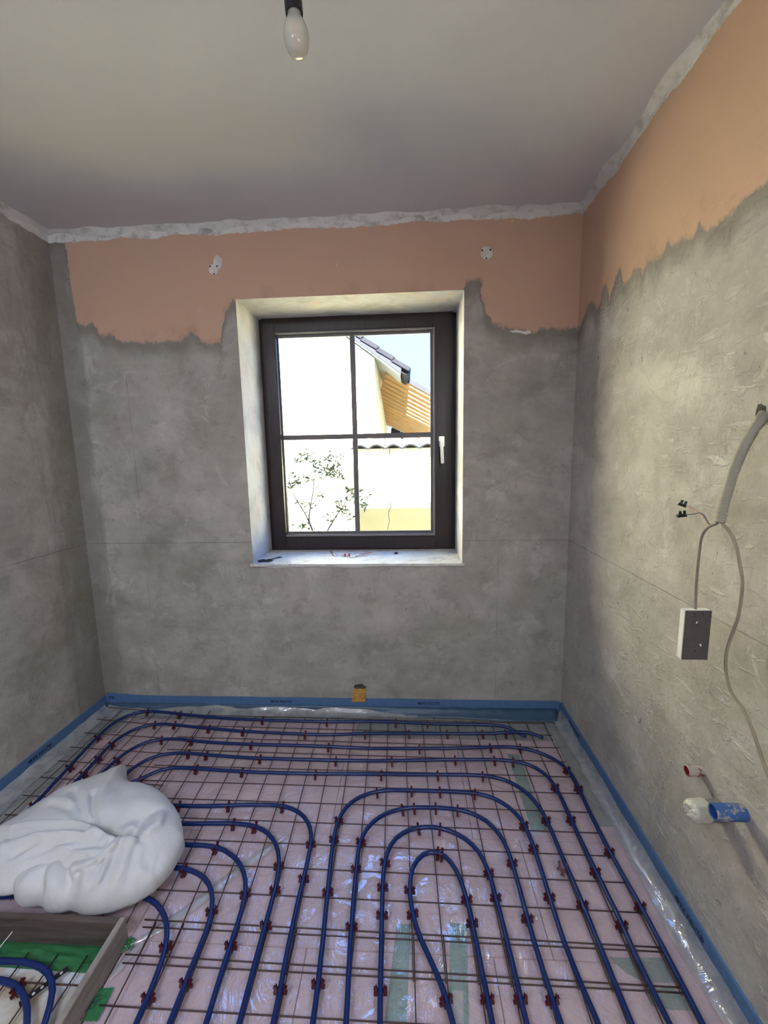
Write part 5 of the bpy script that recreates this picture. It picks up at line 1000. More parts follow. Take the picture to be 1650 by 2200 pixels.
START = {'outer': ('outermost pipe', 'its far right end'), 'second': ('second pipe', 'its far right end'), 'third': ('third pipe', 'its near right end'),
         'fourth': ('fourth pipe', 'its near right end'), 'fifth': ('fifth pipe', 'its near right end'),
         'f': ('outermost arch', 'its near left end'), 'g': ('second arch', 'its near left end'), 'h': ('third arch', 'its near left end'),
         'i': ('innermost loop', 'its near left end'), 'box_inner': ('pipe inside the wooden frame', None)}
proto = None
for k, cl in CLIPS.items():
    for i, (x, y, a) in enumerate(cl):
        if proto is None:
            o = proto = clip_mesh().build('pipe_clip', M['clip_red'])
        else:
            o = proto.copy(); COL.objects.link(o)
        o.location = (x, y, 0.017)
        o.rotation_euler = (0, 0, a)
        name, end = START[k]
        lab = 'red plastic clip on the %s, %s from %s' % (name, ORD[i], end) if end else 'red plastic clip on the inner blue pipe inside the wooden frame'
        tag(o, lab, 'pipe clip', 'red pipe clips')
LO = [0.576, 1.374, 0.0]
o = proto.copy(); COL.objects.link(o)
o.location = (LO[0] - 0.002, LO[1] + 0.004, 0.0255); o.rotation_euler = (math.radians(-16), math.radians(-42), math.radians(-90))
tag(o, 'loose red plastic clip lying on the film beside the fourth pipe', 'pipe clip', 'red pipe clips')
# cable tie round the outer pipe in the recess
m = MB()
c = Vector((-1.335, 0.993, 0.030))
m.tube([c + Vector((0, math.cos(a) * 0.0105, math.sin(a) * 0.0105)) for a in [2 * math.pi * i / 16 for i in range(17)]], 0.0016, 6)
m.tube(smooth_path([c + Vector((0, 0.0, 0.0105)), c + Vector((0.012, 0.03, 0.028)), c + Vector((0.025, 0.075, 0.045))], 0.01), 0.0015, 6)
tag(m.build('cable_tie', M['white_plastic'], smooth='all'), 'white cable tie round the outer pipe inside the wooden frame', 'cable tie')
# crumbs of plaster and a dab of glue on the film
for i, (x, y, r, lab) in enumerate(((0.428, 1.222, 0.006, 'small grey plaster crumb beside the fourth pipe, near the loose clip'),
                                (0.20, 1.385, 0.0035, 'tiny plaster crumb beside the second arch of pipe'),
                                (-0.165, 1.055, 0.004, 'tiny grey crumb between the legs of the third arch'))):
    m = MB(); m.lathe([(0.0003, 0), (r * 0.8, 0.0005), (r, r * 0.5), (r * 0.6, r * 1.1), (0.0003, r * 1.2)], (x, y, 0.008), seg=9)
    tag(m.build('plaster_crumb', M['patch'], smooth=True), lab, 'crumb', 'plaster crumbs on the film')

# ------------------------------------------------------------------ white cushion
FOLDS = [[[[-1.55, 1.245], [-1.432, 1.258], [-1.305, 1.263], [-1.184, 1.272]], 0.055, -0.075], [[[-1.11, 1.252], [-1.137, 1.217], [-1.197, 1.2]], 0.026, 0.03], [[[-1.109, 1.223], [-1.127, 1.202], [-1.166, 1.186]], 0.01, -0.016], [[[-1.09, 1.244], [-1.102, 1.21], [-1.105, 1.172]], 0.011, -0.02], [[[-1.095, 1.279], [-1.089, 1.219], [-1.094, 1.173]], 0.016, 0.018], [[[-1.08, 1.283], [-1.074, 1.236], [-1.062, 1.174]], 0.01, -0.016], [[[-1.055, 1.29], [-1.033, 1.221], [-1.033, 1.168]], 0.018, 0.012], [[[-1.023, 1.294], [-1.001, 1.231], [-0.988, 1.17]], 0.012, -0.01], [[[-0.986, 1.283], [-0.96, 1.232], [-0.952, 1.194]], 0.014, -0.006], [[[-1.242, 1.347], [-1.159, 1.324], [-1.095, 1.313], [-1.048, 1.322]], 0.02, -0.05], [[[-1.05, 1.326], [-1.037, 1.374], [-1.028, 1.416]], 0.026, -0.034], [[[-1.193, 1.359], [-1.123, 1.365], [-1.084, 1.393]], 0.045, -0.04], [[[-1.038, 1.315], [-1.008, 1.297]], 0.011, -0.022], [[[-1.087, 1.294], [-1.034, 1.296], [-0.996, 1.359], [-1.01, 1.409]], 0.022, 0.026], [[[-1.228, 1.341], [-1.303, 1.422], [-1.359, 1.497]], 0.013, -0.02], [[[-1.261, 1.346], [-1.375, 1.44], [-1.472, 1.522]], 0.016, -0.016], [[[-1.275, 1.339], [-1.401, 1.417], [-1.499, 1.451]], 0.018, -0.014], [[[-1.539, 1.477], [-1.419, 1.439]], 0.02, 0.014], [[[-1.356, 1.596], [-1.238, 1.503], [-1.171, 1.426]], 0.03, -0.006], [[[-1.252, 1.217], [-1.226, 1.191], [-1.188, 1.155]], 0.016, -0.03], [[[-1.279, 1.197], [-1.242, 1.16]], 0.028, 0.016], [[[-1.315, 1.18], [-1.282, 1.151]], 0.014, -0.018], [[[-1.355, 1.171], [-1.332, 1.165]], 0.02, 0.008], [[[-1.149, 1.194], [-1.129, 1.158]], 0.03, 0.016], [[[-1.174, 1.185], [-1.158, 1.157]], 0.014, -0.014], [[[-0.942, 1.241], [-0.941, 1.217]], 0.012, -0.01], [[[-0.925, 1.268], [-0.923, 1.234]], 0.01, -0.008], [[[-0.957, 1.216], [-0.922, 1.218]], 0.01, 0.008]]
def cushion():
    OUT = [(-0.895, 1.38), (-0.900, 1.27), (-0.945, 1.19), (-1.03, 1.148), (-1.10, 1.134), (-1.165, 1.142), (-1.215, 1.135), (-1.27, 1.140), (-1.315, 1.156), (-1.37, 1.150), (-1.44, 1.190), (-1.55, 1.25), (-1.70, 1.30), (-1.745, 1.36), (-1.72, 1.43),
           (-1.655, 1.53), (-1.60, 1.61), (-1.54, 1.70), (-1.485, 1.800), (-1.455, 1.815), (-1.43, 1.790), (-1.37, 1.715), (-1.28, 1.660), (-1.17, 1.612), (-1.06, 1.552), (-0.97, 1.475)]
    C = Vector((-1.27, 1.385, 0))
    NT_, NS = 260, 64
    pts = smooth_path([(x, y, 0) for x, y in OUT + [OUT[0]]], 0.006)
    ang = []
    for p in pts:
        d = p - C; ang.append((math.atan2(d.y, d.x), d.length))
    ang.sort()
    def R(a):
        lo = None
        for i in range(len(ang)):
            if ang[i][0] >= a:
                p, q = ang[i - 1] if i else (ang[-1][0] - 2 * math.pi, ang[-1][1]), ang[i]
                f = (a - p[0]) / max(1e-6, q[0] - p[0]); return p[1] + (q[1] - p[1]) * f
        p, q = ang[-1], (ang[0][0] + 2 * math.pi, ang[0][1])
        f = (a - p[0]) / max(1e-6, q[0] - p[0]); return p[1] + (q[1] - p[1]) * f
    def segdist(p, a, b):
        d = b - a; t = max(0, min(1, (p - a).dot(d) / max(1e-9, d.dot(d))))
        return (p - a - d * t).length
    folds = [([Vector((q[0], q[1])) for q in f[0]], f[1], f[2]) for f in FOLDS]
    def disp(x, y):
        p = Vector((x, y)); s_ = 0
        for P, w, d in folds:
            dm = min(segdist(p, P[i], P[i + 1]) for i in range(len(P) - 1))
            if dm < w * 3: s_ += d * math.exp(-(dm / w) ** 2)
        return s_
    vs, fs = [], []
    tip = math.atan2(1.815 - C.y, -1.465 - C.x); left = math.pi * 1.0
    for i in range(NS + 1):
        ph = (i / NS) * math.pi / 2
        for k in range(NT_):
            a = -math.pi + 2 * math.pi * k / NT_
            r = R(a) * math.sin(ph) ** 0.92
            da = abs((a - tip + math.pi) % (2 * math.pi) - math.pi)
            dl = abs((a - left + math.pi) % (2 * math.pi) - math.pi)
            thin = max(math.exp(-(da / 0.42) ** 2), 0.55 * math.exp(-(dl / 0.5) ** 2))
            zr = 0.088 - 0.036 * thin
            Ht = 0.118
            x, y = C.x + r * math.cos(a), C.y + r * math.sin(a)
            c = math.cos(ph)
            z = zr + (0.205 - zr) * c ** (0.82 + 0.9 * thin) 
            # shoulder is fuller on the right
            z += 0.020 * math.exp(-((x + 1.02) ** 2 + (y - 1.42) ** 2) / 0.02) * c ** 0.5
            d = disp(x, y) * min(1.0, 0.35 + c * 1.2)
            d += 0.004 * noise.noise(Vector((x * 9, y * 9, 1))) + 0.0022 * noise.noise(Vector((x * 24, y * 24, 4)))
            n = Vector((math.cos(a) * math.sin(ph), math.sin(a) * math.sin(ph), max(c, 0.15))).normalized()
            p = Vector((x, y, z)) + n * d
            p.z = max(p.z, 0.045)
            vs.append(p)
    for i in range(NS):
        for k in range(NT_):
            k2 = (k + 1) % NT_
            fs.append((i * NT_ + k, (i + 1) * NT_ + k, (i + 1) * NT_ + k2, i * NT_ + k2))
    b0 = NS * NT_
    # underside: rolls in under the rim and lies on the pipes
    prev = b0
    for t, zz in ((1.0, 0.068), (0.975, 0.052), (0.93, 0.044), (0.86, 0.0405), (0.5, 0.0402), (0.02, 0.0402)):
        st = len(vs)
        for k in range(NT_):
            a = -math.pi + 2 * math.pi * k / NT_
            rim = vs[b0 + k]
            vs.append(Vector((C.x + (rim[0] - C.x) * t, C.y + (rim[1] - C.y) * t, min(zz, rim[2] - 0.001) if t > 0.9 else zz)))
        for k in range(NT_):
            k2 = (k + 1) % NT_
            fs.append((prev + k, st + k, st + k2, prev + k2))
        prev = st
    body = MB().add(vs, fs)
    # the upper corner folded over the front: a thick flap that overhangs the body
    FL = [[-1.6963, 1.3579, 0.125], [-1.6598, 1.3632, 0.14], [-1.6036, 1.3588, 0.155], [-1.5272, 1.3633, 0.17], [-1.4298, 1.3651, 0.18], [-1.3116, 1.3531, 0.192], [-1.2102, 1.3226, 0.2], [-1.1319, 1.2925, 0.2], [-1.0914, 1.2789, 0.198], [-1.0906, 1.2591, 0.188], [-1.1046, 1.2221, 0.178], [-1.1148, 1.2118, 0.172], [-1.159, 1.2173, 0.16], [-1.2106, 1.2127, 0.138], [-1.2589, 1.2041, 0.115], [-1.3185, 1.1888, 0.092], [-1.3907, 1.1801, 0.08], [-1.4535, 1.1718, 0.072], [-1.5107, 1.1765, 0.075], [-1.6053, 1.2515, 0.1]]
    c = sum((Vector(p) for p in FL), Vector((0, 0, 0))) / len(FL)
    c = Vector((c.x, c.y, c.z + 0.004))
    ringp = smooth_path(FL + [FL[0]], 0.004)[:-1]
    n, rows_, v2, f2 = len(ringp), 36, [], []
    FF = [([Vector((q[0], q[1])) for q in f[0]], f[1], f[2]) for f in [[[[-1.588, 1.324], [-1.45, 1.324], [-1.317, 1.327], [-1.236, 1.31]], 0.016, -0.026], [[[-1.546, 1.272], [-1.479, 1.293], [-1.392, 1.304], [-1.196, 1.294]], 0.022, 0.014], [[[-1.411, 1.239], [-1.309, 1.271], [-1.159, 1.28]], 0.016, -0.01], [[[-1.3, 1.216], [-1.234, 1.245], [-1.134, 1.259]], 0.013, -0.012], [[[-1.498, 1.221], [-1.373, 1.234], [-1.244, 1.233], [-1.161, 1.232]], 0.03, 0.01], [[[-1.583, 1.338], [-1.551, 1.281], [-1.52, 1.237]], 0.012, 0.01], [[[-1.477, 1.247], [-1.439, 1.267], [-1.416, 1.277]], 0.012, -0.009]]]
    def fdisp(x, y):
        p = Vector((x, y)); s_ = 0
        for P, w, d in FF:
            dm = min(segdist(p, P[i], P[i + 1]) for i in range(len(P) - 1))
            if dm < w * 3: s_ += d * math.exp(-(dm / w) ** 2)
        return s_
    for i in range(rows_ + 1):
        ph = i / rows_ * math.pi / 2
        s_ = math.sin(ph)
        for p in ringp:
            q = c.lerp(p, s_)
            q.z += 0.034 * math.cos(ph) ** 0.55 + fdisp(q.x, q.y) * min(1, 3 * math.cos(ph)) + 0.003 * noise.noise(q * 13)
            v2.append(q)
    for i in range(6):
        s_ = 1 - (i + 1) * 0.12
        for p in ringp:
            q = c.lerp(p, s_); q.z -= 0.018 * math.sin(min(1, (i + 1) / 3) * math.pi / 2)
            v2.append(q)
    tot = rows_ + 7
    for i in range(tot - 1):
        for k in range(n):
            k2 = (k + 1) % n
            f2.append((i * n + k, (i + 1) * n + k, (i + 1) * n + k2, i * n + k2))
    body.add(v2, f2)
    o = body.build('cushion', M['cotton'], smooth='all')
    tag(o, 'crumpled white cotton cushion lying on the blue pipes by the wooden frame', 'cushion')
    return o
CU = cushion()

# ------------------------------------------------------------------ light bulb on its holder
BC = Vector((-0.251, 1.117, 2.605))
lamp = empty('pendant_bulb', (BC.x, BC.y, BC.z + 0.12))
tag(lamp, 'bare frosted bulb in a black holder hanging from the ceiling', 'lamp')
ax = unit((-0.055, -0.02, 1.0))
m = MB()
m.lathe([(0.0002, -0.052), (0.010, -0.0505), (0.018, -0.046), (0.0245, -0.037), (0.0283, -0.025), (0.0296, -0.012), (0.0290, -0.001), (0.0265, 0.010), (0.0225, 0.019), (0.0185, 0.0265), (0.0165, 0.032), (0.0160, 0.036)], BC, ax, 40)
m.build('bulb', M['bulb'], lamp, smooth='all')
MB().lathe([(0.0002, -0.034), (0.006, -0.030), (0.0085, -0.018), (0.0085, 0.004), (0.006, 0.018), (0.0002, 0.022)], BC, ax, 20).build('filament', M['filament'], lamp, smooth='all')
m = MB()
m.lathe([(0.0160, 0.035), (0.0165, 0.038), (0.0165, 0.058), (0.0002, 0.058)], BC, ax, 32)
m.build('bulb_cap', M['stub_grey'], lamp, smooth=True)
m = MB()
m.lathe([(0.0178, 0.080), (0.0178, 0.037), (0.0205, 0.035), (0.0210, 0.040), (0.0208, 0.115), (0.0175, 0.128), (0.008, 0.138), (0.0002, 0.139)], BC, ax, 36)
m.build('holder', M['black'], lamp, smooth=True)
top = BC + ax * 0.139
MB().tube(smooth_path([top, top + Vector((-0.002, 0, 0.05)), Vector((top.x - 0.003, top.y, ZC + 0.004))], 0.02), 0.0032, 8).build('cord', M['black'], lamp, smooth='all')
MB().lathe([(0.0002, 0.0), (0.03, 0.0), (0.035, 0.006), (0.035, 0.022), (0.0002, 0.022)], (top.x - 0.003, top.y, ZC - 0.021), seg=28).build('ceiling_rose', M['black'], lamp, smooth=True)

# ------------------------------------------------------------------ right wall: conduit, cables, box, pipe stubs
CP = smooth_path([[0.9338, 1.1438, 1.6893], [0.905, 1.1212, 1.6681], [0.885, 1.1191, 1.6356], [0.862, 1.1145, 1.5899], [0.84, 1.107, 1.5332], [0.825, 1.1021, 1.471], [0.815, 1.0998, 1.4103]], 0.0016)
MB().tube(CP, [0.0120 + 0.0017 * math.sin(i * 2 * math.pi / 3.0) for i in range(len(CP))], 14).build('conduit', M['conduit'], smooth='all')
tag(bpy.data.objects['conduit'], 'cream corrugated conduit curving out of the right wall', 'conduit')
# broken-out hole round the conduit
hp = Vector(CP[0]); hp.x = XR
TO_RIGHT = Matrix(((0, 0, -1, XR), (-1, 0, 0, 0), (0, 1, 0, 0), (0, 0, 0, 1)))    # (-y, z, depth into the room)
MB().prism(blob((-hp.y, hp.z + 0.003), 0.0175, 18, 8.0, 1.2, 0.4), -0.002, 0.0012, TO_RIGHT).build('conduit_hole', M['broken'], WR)
CB = empty('cable', (0.8, 1.06, 1.56))
tag(CB, 'grey cable hanging from the conduit down to the small grey box', 'cable', 'cables hanging from the conduit')
MB().tube(smooth_path([[0.813, 1.098, 1.418], [0.8112, 1.1067, 1.4042], [0.8094, 1.12, 1.3981], [0.8076, 1.1362, 1.3837], [0.8058, 1.1465, 1.3598], [0.804, 1.1471, 1.3138], [0.8022, 1.1453, 1.2479], [0.8004, 1.1398, 1.196], [0.7986, 1.1338, 1.155]], 0.008), 0.0036, 8).build('sheath', M['cable'], CB, smooth='all')
CL = tag(empty('cable', (0.81, 1.05, 1.56)), 'long cream cable hanging in a loop from the conduit towards the floor', 'cable', 'cables hanging from the conduit')
MB().tube(smooth_path([[0.813, 1.0997, 1.4189], [0.8175, 1.095, 1.4086], [0.822, 1.0807, 1.3952], [0.8265, 1.0694, 1.3792], [0.831, 1.0568, 1.3506], [0.8355, 1.0469, 1.3074], [0.84, 1.0402, 1.2658], [0.8445, 1.0451, 1.2139], [0.849, 1.0556, 1.1572], [0.8535, 1.0789, 1.086], [0.858, 1.0895, 1.0328], [0.8625, 1.0838, 0.9793], [0.867, 1.0697, 0.9473], [0.8715, 1.034, 0.9238], [0.876, 1.0123, 0.893], [0.8805, 0.9932, 0.8552], [0.885, 0.976, 0.8173], [0.8895, 0.9558, 0.7833], [0.894, 0.9315, 0.742]], 0.010), 0.0038, 8).build('sheath', M['cable_light'], CL, smooth='all')
TM = [[0.808, 1.2407, 1.4421], [0.808, 1.2389, 1.4105]]
def terminal(c, rot, wire_pts, wmat, lab):
    t = empty('terminal_block', c)
    tag(t, lab, 'terminal block', 'terminal blocks on the loose wires')
    R = Matrix.Rotation(rot, 3, 'Y')
    c = Vector(c)
    m = MB(); m.box(c + R @ Vector((0, 0, -0.004)), (0.026, 0.011, 0.008), R); m.build('body', M['black'], t, bevel=0.001)
    for dx in (-0.003, 0.009):
        MB().tube([c + R @ Vector((dx, 0, -0.001)), c + R @ Vector((dx, 0, 0.010))], 0.0036, 10).build('screw_post', M['black'], t, smooth=True)
    MB().tube(smooth_path(wire_pts, 0.004), 0.0014, 7).build('wire', wmat, t, smooth='all')
terminal(TM[0], math.radians(20), [[0.808, 1.1148, 1.3991], [0.808, 1.1284, 1.3992], [0.808, 1.1418, 1.4097], [0.808, 1.1536, 1.4194], [0.808, 1.1709, 1.4272], [0.808, 1.1865, 1.4329], [0.808, 1.2018, 1.4335], [0.808, 1.2219, 1.4376]], M['copper_red'], 'upper black terminal block on a salmon wire near the conduit')
terminal(TM[1], math.radians(-8), [[0.808, 1.115, 1.4003], [0.808, 1.127, 1.402], [0.808, 1.1387, 1.4127], [0.808, 1.1505, 1.4224], [0.808, 1.1652, 1.4254], [0.808, 1.1885, 1.4193], [0.808, 1.2188, 1.4121]], M['wire_blue'], 'lower black terminal block on a dark blue wire near the conduit')
JB = [[0.7656, 1.1219, 1.1597], [0.8349, 1.1219, 1.0153]]
(ax0, ay, az1), (bx0, _, bz0) = JB
jb = tag(empty('junction_box', ((ax0 + bx0) / 2, ay, az1)), 'flat grey and white box hanging from the cable by the right wall', 'junction box')
MB().span((ax0 - 0.001, ay + 0.002, bz0), (bx0, ay + 0.023, az1)).build('shell', M['box_white'], jb, bevel=0.002)
CV = MB().span((ax0, ay - 0.001, bz0 + 0.0005), (bx0 - 0.0005, ay + 0.003, az1 - 0.0005)).build('cover', M['box_grey'], jb, bevel=0.001)
w_, h_ = bx0 - ax0, az1 - bz0
for u, v in ((0.32, 0.94), (0.66, 0.93), (0.47, 0.74), (0.47, 0.19)):
    MB().lathe([(0.0001, 0), (0.0022, 0), (0.0022, 0.0006), (0.0001, 0.0006)], (ax0 + u * w_, ay - 0.001, bz0 + v * h_), (0, -1, 0), 10).build('hole', M['hole'], CV)
MB().box((ax0 + 0.44 * w_, ay - 0.0012, bz0 + 0.765 * h_), (0.003, 0.001, 0.006), Matrix.Rotation(0.4, 3, 'Y')).build('paint_fleck', M['white_plastic'], CV)
MB().box((ax0 + 0.66 * w_, ay - 0.0012, bz0 + 0.31 * h_), (0.0035, 0.001, 0.007), Matrix.Rotation(-0.4, 3, 'Y')).build('paint_fleck', M['white_plastic'], CV)

ST = [[0.9238, 1.2216, 0.5883], [0.9238, 1.1344, 0.53], [0.9238, 1.058, 0.5986]]
def stub(c, L, r, mat, inner, name, lab, aim=(-1, 0, 0)):
    t = empty(name, c)
    tag(t, lab, 'pipe stub', 'pipe stubs in the right wall')
    a = unit(aim); c = Vector(c)
    MB().lathe([(r, -0.02), (r, L - 0.001), (r * 0.97, L), (r * 0.82, L), (r * 0.80, L - 0.002)], c, a, 28).build('tube', mat, t, smooth=True)
    MB().lathe([(r * 0.80, L - 0.001), (r * 0.78, 0.004), (0.0003, 0.003)], c, a, 28).build('bore', inner, t, smooth=True)
    return t
s1 = stub(ST[0], 0.046, 0.0165, M['stub_red'], M['stub_red_in'], 'pipe_stub', 'short plaster-smeared red pipe stub, topmost of the three in the right wall')
s2 = stub(ST[2], 0.082, 0.0215, M['stub_blue'], M['stub_blue_in'], 'pipe_stub', 'open blue pipe stub in the right wall, nearest the camera')
c = Vector(ST[1])
s3 = tag(empty('pipe_stub', c), 'grey pipe stub with its end wrapped in white tape, in the right wall', 'pipe stub', 'pipe stubs in the right wall')
MB().lathe([(0.029, -0.02), (0.029, 0.075), (0.0002, 0.076)], c, (-1, 0, 0), 28).build('tube', M['stub_grey'], s3, smooth=True)
m = MB()
NA, prof = 30, [(0.0302, 0.040), (0.0310, 0.044), (0.0308, 0.062), (0.0300, 0.078), (0.026, 0.088), (0.017, 0.094), (0.006, 0.093), (0.0003, 0.091)]
vs, fs = [], []
for i, (r, hgt) in enumerate(prof):
    for k in range(NA):
        a = 2 * math.pi * k / NA
        wob = 1 + 0.10 * noise.noise(Vector((math.cos(a) * 2.2, math.sin(a) * 2.2, i * 0.9))) * (0.4 if i < 2 else 1.0)
        hh = hgt + 0.006 * noise.noise(Vector((math.cos(a) * 3, math.sin(a) * 3, i * 1.3 + 5)))
        vs.append(c + Vector((-hh, math.cos(a) * r * wob, math.sin(a) * r * wob)))
for i in range(len(prof) - 1):
    for k in range(NA):
        k2 = (k + 1) % NA
        fs.append((i * NA + k, i * NA + k2, (i + 1) * NA + k2, (i + 1) * NA + k))
m.add(vs, fs); m.build('tape_wrap', M['stub_tape'], s3)

# foam plug under the window wall
FO = [[-0.3557, 0.0795], [-0.2706, 0.084], [-0.2658, 0.1562], [-0.3389, 0.1521]]
x0, x1 = FO[0][0], FO[1][0]; z0, z1 = FO[0][1], FO[2][1]
m = MB()
prof = []
vs = [(x0 - 0.002, YB - 0.024, z0), (x1, YB - 0.024, z0 + 0.003), (x1 + 0.001, YB - 0.004, z1), (x0 + 0.010, YB - 0.004, z1),
      (x0 - 0.002, YB - 0.004, z0 + 0.006), (x1, YB - 0.004, z0 + 0.008), (x1 + 0.001, YB + 0.004, z1 + 0.002), (x0 + 0.010, YB + 0.004, z1 + 0.002)]
m.add(vs, [(0, 1, 2, 3), (4, 7, 6, 5), (0, 4, 5, 1), (1, 5, 6, 2), (2, 6, 7, 3), (3, 7, 4, 0)])
tag(m.build('foam_plug', M['foam'], bevel=0.002), 'orange foam plug in a broken hole above the back edge strip', 'foam plug')
MB().prism(blob(((x0 + x1) / 2 + 0.004, z1 + 0.014), 0.036, 20, 4.0, 0.5, 0.45), -0.002, 0.0014, TO_BACK).build('plug_hole', M['broken'], WB)

# ------------------------------------------------------------------ odds and ends on the sill
SI = {"sc": [[-0.929, 2.445], [-0.889, 2.467], [-0.9, 2.422], [-0.864, 2.421], [-0.884, 2.637]], "pen": [[-0.509, 2.64], [-0.459, 2.515]], "conn": [[-0.404, 2.526], [-0.374, 2.525]], "wires": [[[-0.371, 2.502], [-0.341, 2.478], [-0.328, 2.512]], [[-0.328, 2.512], [-0.286, 2.559], [-0.223, 2.607]], [[-0.322, 2.512], [-0.268, 2.535], [-0.218, 2.582]]], "chip": [-0.073, 2.578], "tie": [[0.161, 2.456], [0.199, 2.466], [0.229, 2.454], [0.176, 2.39], [0.24, 2.477], [0.211, 2.547]]}
ZS_ = WZ0 + 0.003
def P3(p, dz=0.0): return Vector((p[0], p[1], ZS_ + dz))
sc = tag(empty('scissors', P3(SI['sc'][2])), 'scissors with black handles at the left end of the window sill', 'scissors')
def loop(c, rx, ry, rot, z):
    return [Vector((c[0] + math.cos(a) * rx * math.cos(rot) - math.sin(a) * ry * math.sin(rot), c[1] + math.cos(a) * rx * math.sin(rot) + math.sin(a) * ry * math.cos(rot), ZS_ + z)) for a in [2 * math.pi * i / 20 for i in range(21)]]
MB().tube(loop((-0.895, 2.405), 0.022, 0.014, 0.9, 0.006), 0.0048, 8).build('handle', M['black'], sc, smooth='all')
MB().tube(loop((-0.855, 2.410), 0.024, 0.015, 0.7, 0.006), 0.0048, 8).build('handle', M['black'], sc, smooth='all')
for a, b in (((-0.875, 2.430), (-0.800, 2.500)), ((-0.850, 2.440), (-0.812, 2.505))):
    d = unit(Vector((b[0] - a[0], b[1] - a[1], 0)))
    R = Matrix((d, Vector((-d.y, d.x, 0)), Vector((0, 0, 1)))).transposed()
    mid = Vector(((a[0] + b[0]) / 2, (a[1] + b[1]) / 2, ZS_ + 0.005))
    MB().box(mid, (math.dist(a, b), 0.010, 0.002), R).build('blade', M['steel'], sc)
p0, p1 = P3(SI['pen'][0], 0.0055), P3(SI['pen'][1], 0.0055)
bit = tag(empty('screwdriver_bit', p1), 'short dark metal bit left of the middle of the sill', 'tool bit')
MB().tube([p0, p0.lerp(p1, 0.7)], 0.0052, 10).build('shank', M['steel'], bit, smooth=True)
MB().tube([p0.lerp(p1, 0.7), p1], [0.005, 0.002], 10).build('point', M['nickel'], bit, smooth=True)
a, b = SI['conn']
cn = tag(empty('wire_connector', P3(a)), 'small white and red wire connector in the middle of the sill', 'connector')
for i in range(4):
    x = a[0] + (b[0] - a[0]) * (i - 0.5) / 2.2
    MB().span((x - 0.0042, a[1] - 0.010, ZS_), (x + 0.0042, a[1] + 0.008, ZS_ + 0.018)).build('cell', M['red_plastic'] if i % 2 else M['white_plastic'], cn, bevel=0.001)
wi = tag(empty('wire_offcut', P3(SI['wires'][0][0])), 'red and white wire offcut on the sill right of the connector', 'wire')
for i, w in enumerate(SI['wires']):
    MB().tube(smooth_path([P3(p, 0.003 + 0.002 * i) for p in w], 0.006), 0.0028 if i else 0.002, 7).build('strand', M['red_plastic'] if i == 1 else M['white_plastic'], wi, smooth='all')
ch = P3(SI['chip'])
MB().box(ch + Vector((0, 0, 0.0055)), (0.022, 0.012, 0.011), Matrix.Rotation(0.2, 3, 'Z')).build('red_clip_piece', M['clip_red'], bevel=0.002)
tag(bpy.data.objects['red_clip_piece'], 'small dark red plastic piece towards the right of the sill', 'plastic piece')
T_ = SI['tie']
ti = tag(empty('wire_snips', P3(T_[2])), 'thin white wire bits twisted together at the right end of the sill', 'wire')
for w in ((T_[0], T_[1], T_[2]), (T_[3], T_[2], T_[4]), (T_[5], T_[2])):
    MB().tube(smooth_path([P3(p, 0.002 + 0.003 * i) for i, p in enumerate(w)], 0.006), 0.0018, 6).build('strand', M['white_plastic'], ti, smooth='all')

# ------------------------------------------------------------------ outside: neighbour's house
GZ = -0.35
MB().span((-14, 2.785, GZ - 0.2), (14, 30, GZ)).build('ground', M['ground'], kind='structure')
HY = 5.15
HC = -0.372
BG = [[-0.551, 2.887], [-0.047, 2.511], [-0.003, 2.587], [-0.491, 2.931]]
HO = tag(empty('house', (HC - 2.5, HY, GZ)), 'pale yellow house with a tiled gable roof beyond the garden wall', 'house')
# roof line from the barge board: lower edge from BG[0] to BG[1]
sl = (BG[1][1] - BG[0][1]) / (BG[1][0] - BG[0][0])
def zroof(x): return BG[0][1] + sl * (x - BG[0][0])        # underside of the roof at the gable
RX = HC - 3.2                                               # ridge
def zr2(x): return zroof(x) if x >= RX else zroof(2 * RX - x)
wl = 2 * RX - HC
MB().prism([(wl, GZ), (HC, GZ), (HC, zroof(HC)), (RX, zroof(RX)), (wl, zroof(HC))], -6.0, 0.0, Matrix(((1, 0, 0, 0), (0, 0, -1, HY), (0, 1, 0, 0), (0, 0, 0, 1)))).build('wall', M['house_wall'], HO)
EV = BG[1][0]
def slab(xa, xb, t, name, mat, y0, y1, z_off=0.0):
    za, zb = zr2(xa) + z_off, zr2(xb) + z_off
    v = [(xa, y0, za), (xb, y0, zb), (xb, y0, zb + t), (xa, y0, za + t), (xa, y1, za), (xb, y1, zb), (xb, y1, zb + t), (xa, y1, za + t)]
    return MB().add(v, [(0, 1, 2, 3), (7, 6, 5, 4), (0, 4, 5, 1), (1, 5, 6, 2), (2, 6, 7, 3), (3, 7, 4, 0)]).build(name, mat, HO)
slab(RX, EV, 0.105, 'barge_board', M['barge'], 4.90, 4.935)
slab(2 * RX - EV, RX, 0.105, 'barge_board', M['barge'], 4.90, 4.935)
slab(RX, EV - 0.01, 0.06, 'soffit', M['soffit'], 4.935, HY + 6.2, 0.012)
slab(2 * RX - EV, RX, 0.06, 'soffit', M['soffit'], 4.935, HY + 6.2, 0.012)
slab(2 * RX - EV - 0.03, RX, 0.07, 'roof', M['roof_tile'], 4.89, HY + 6.2, 0.125)
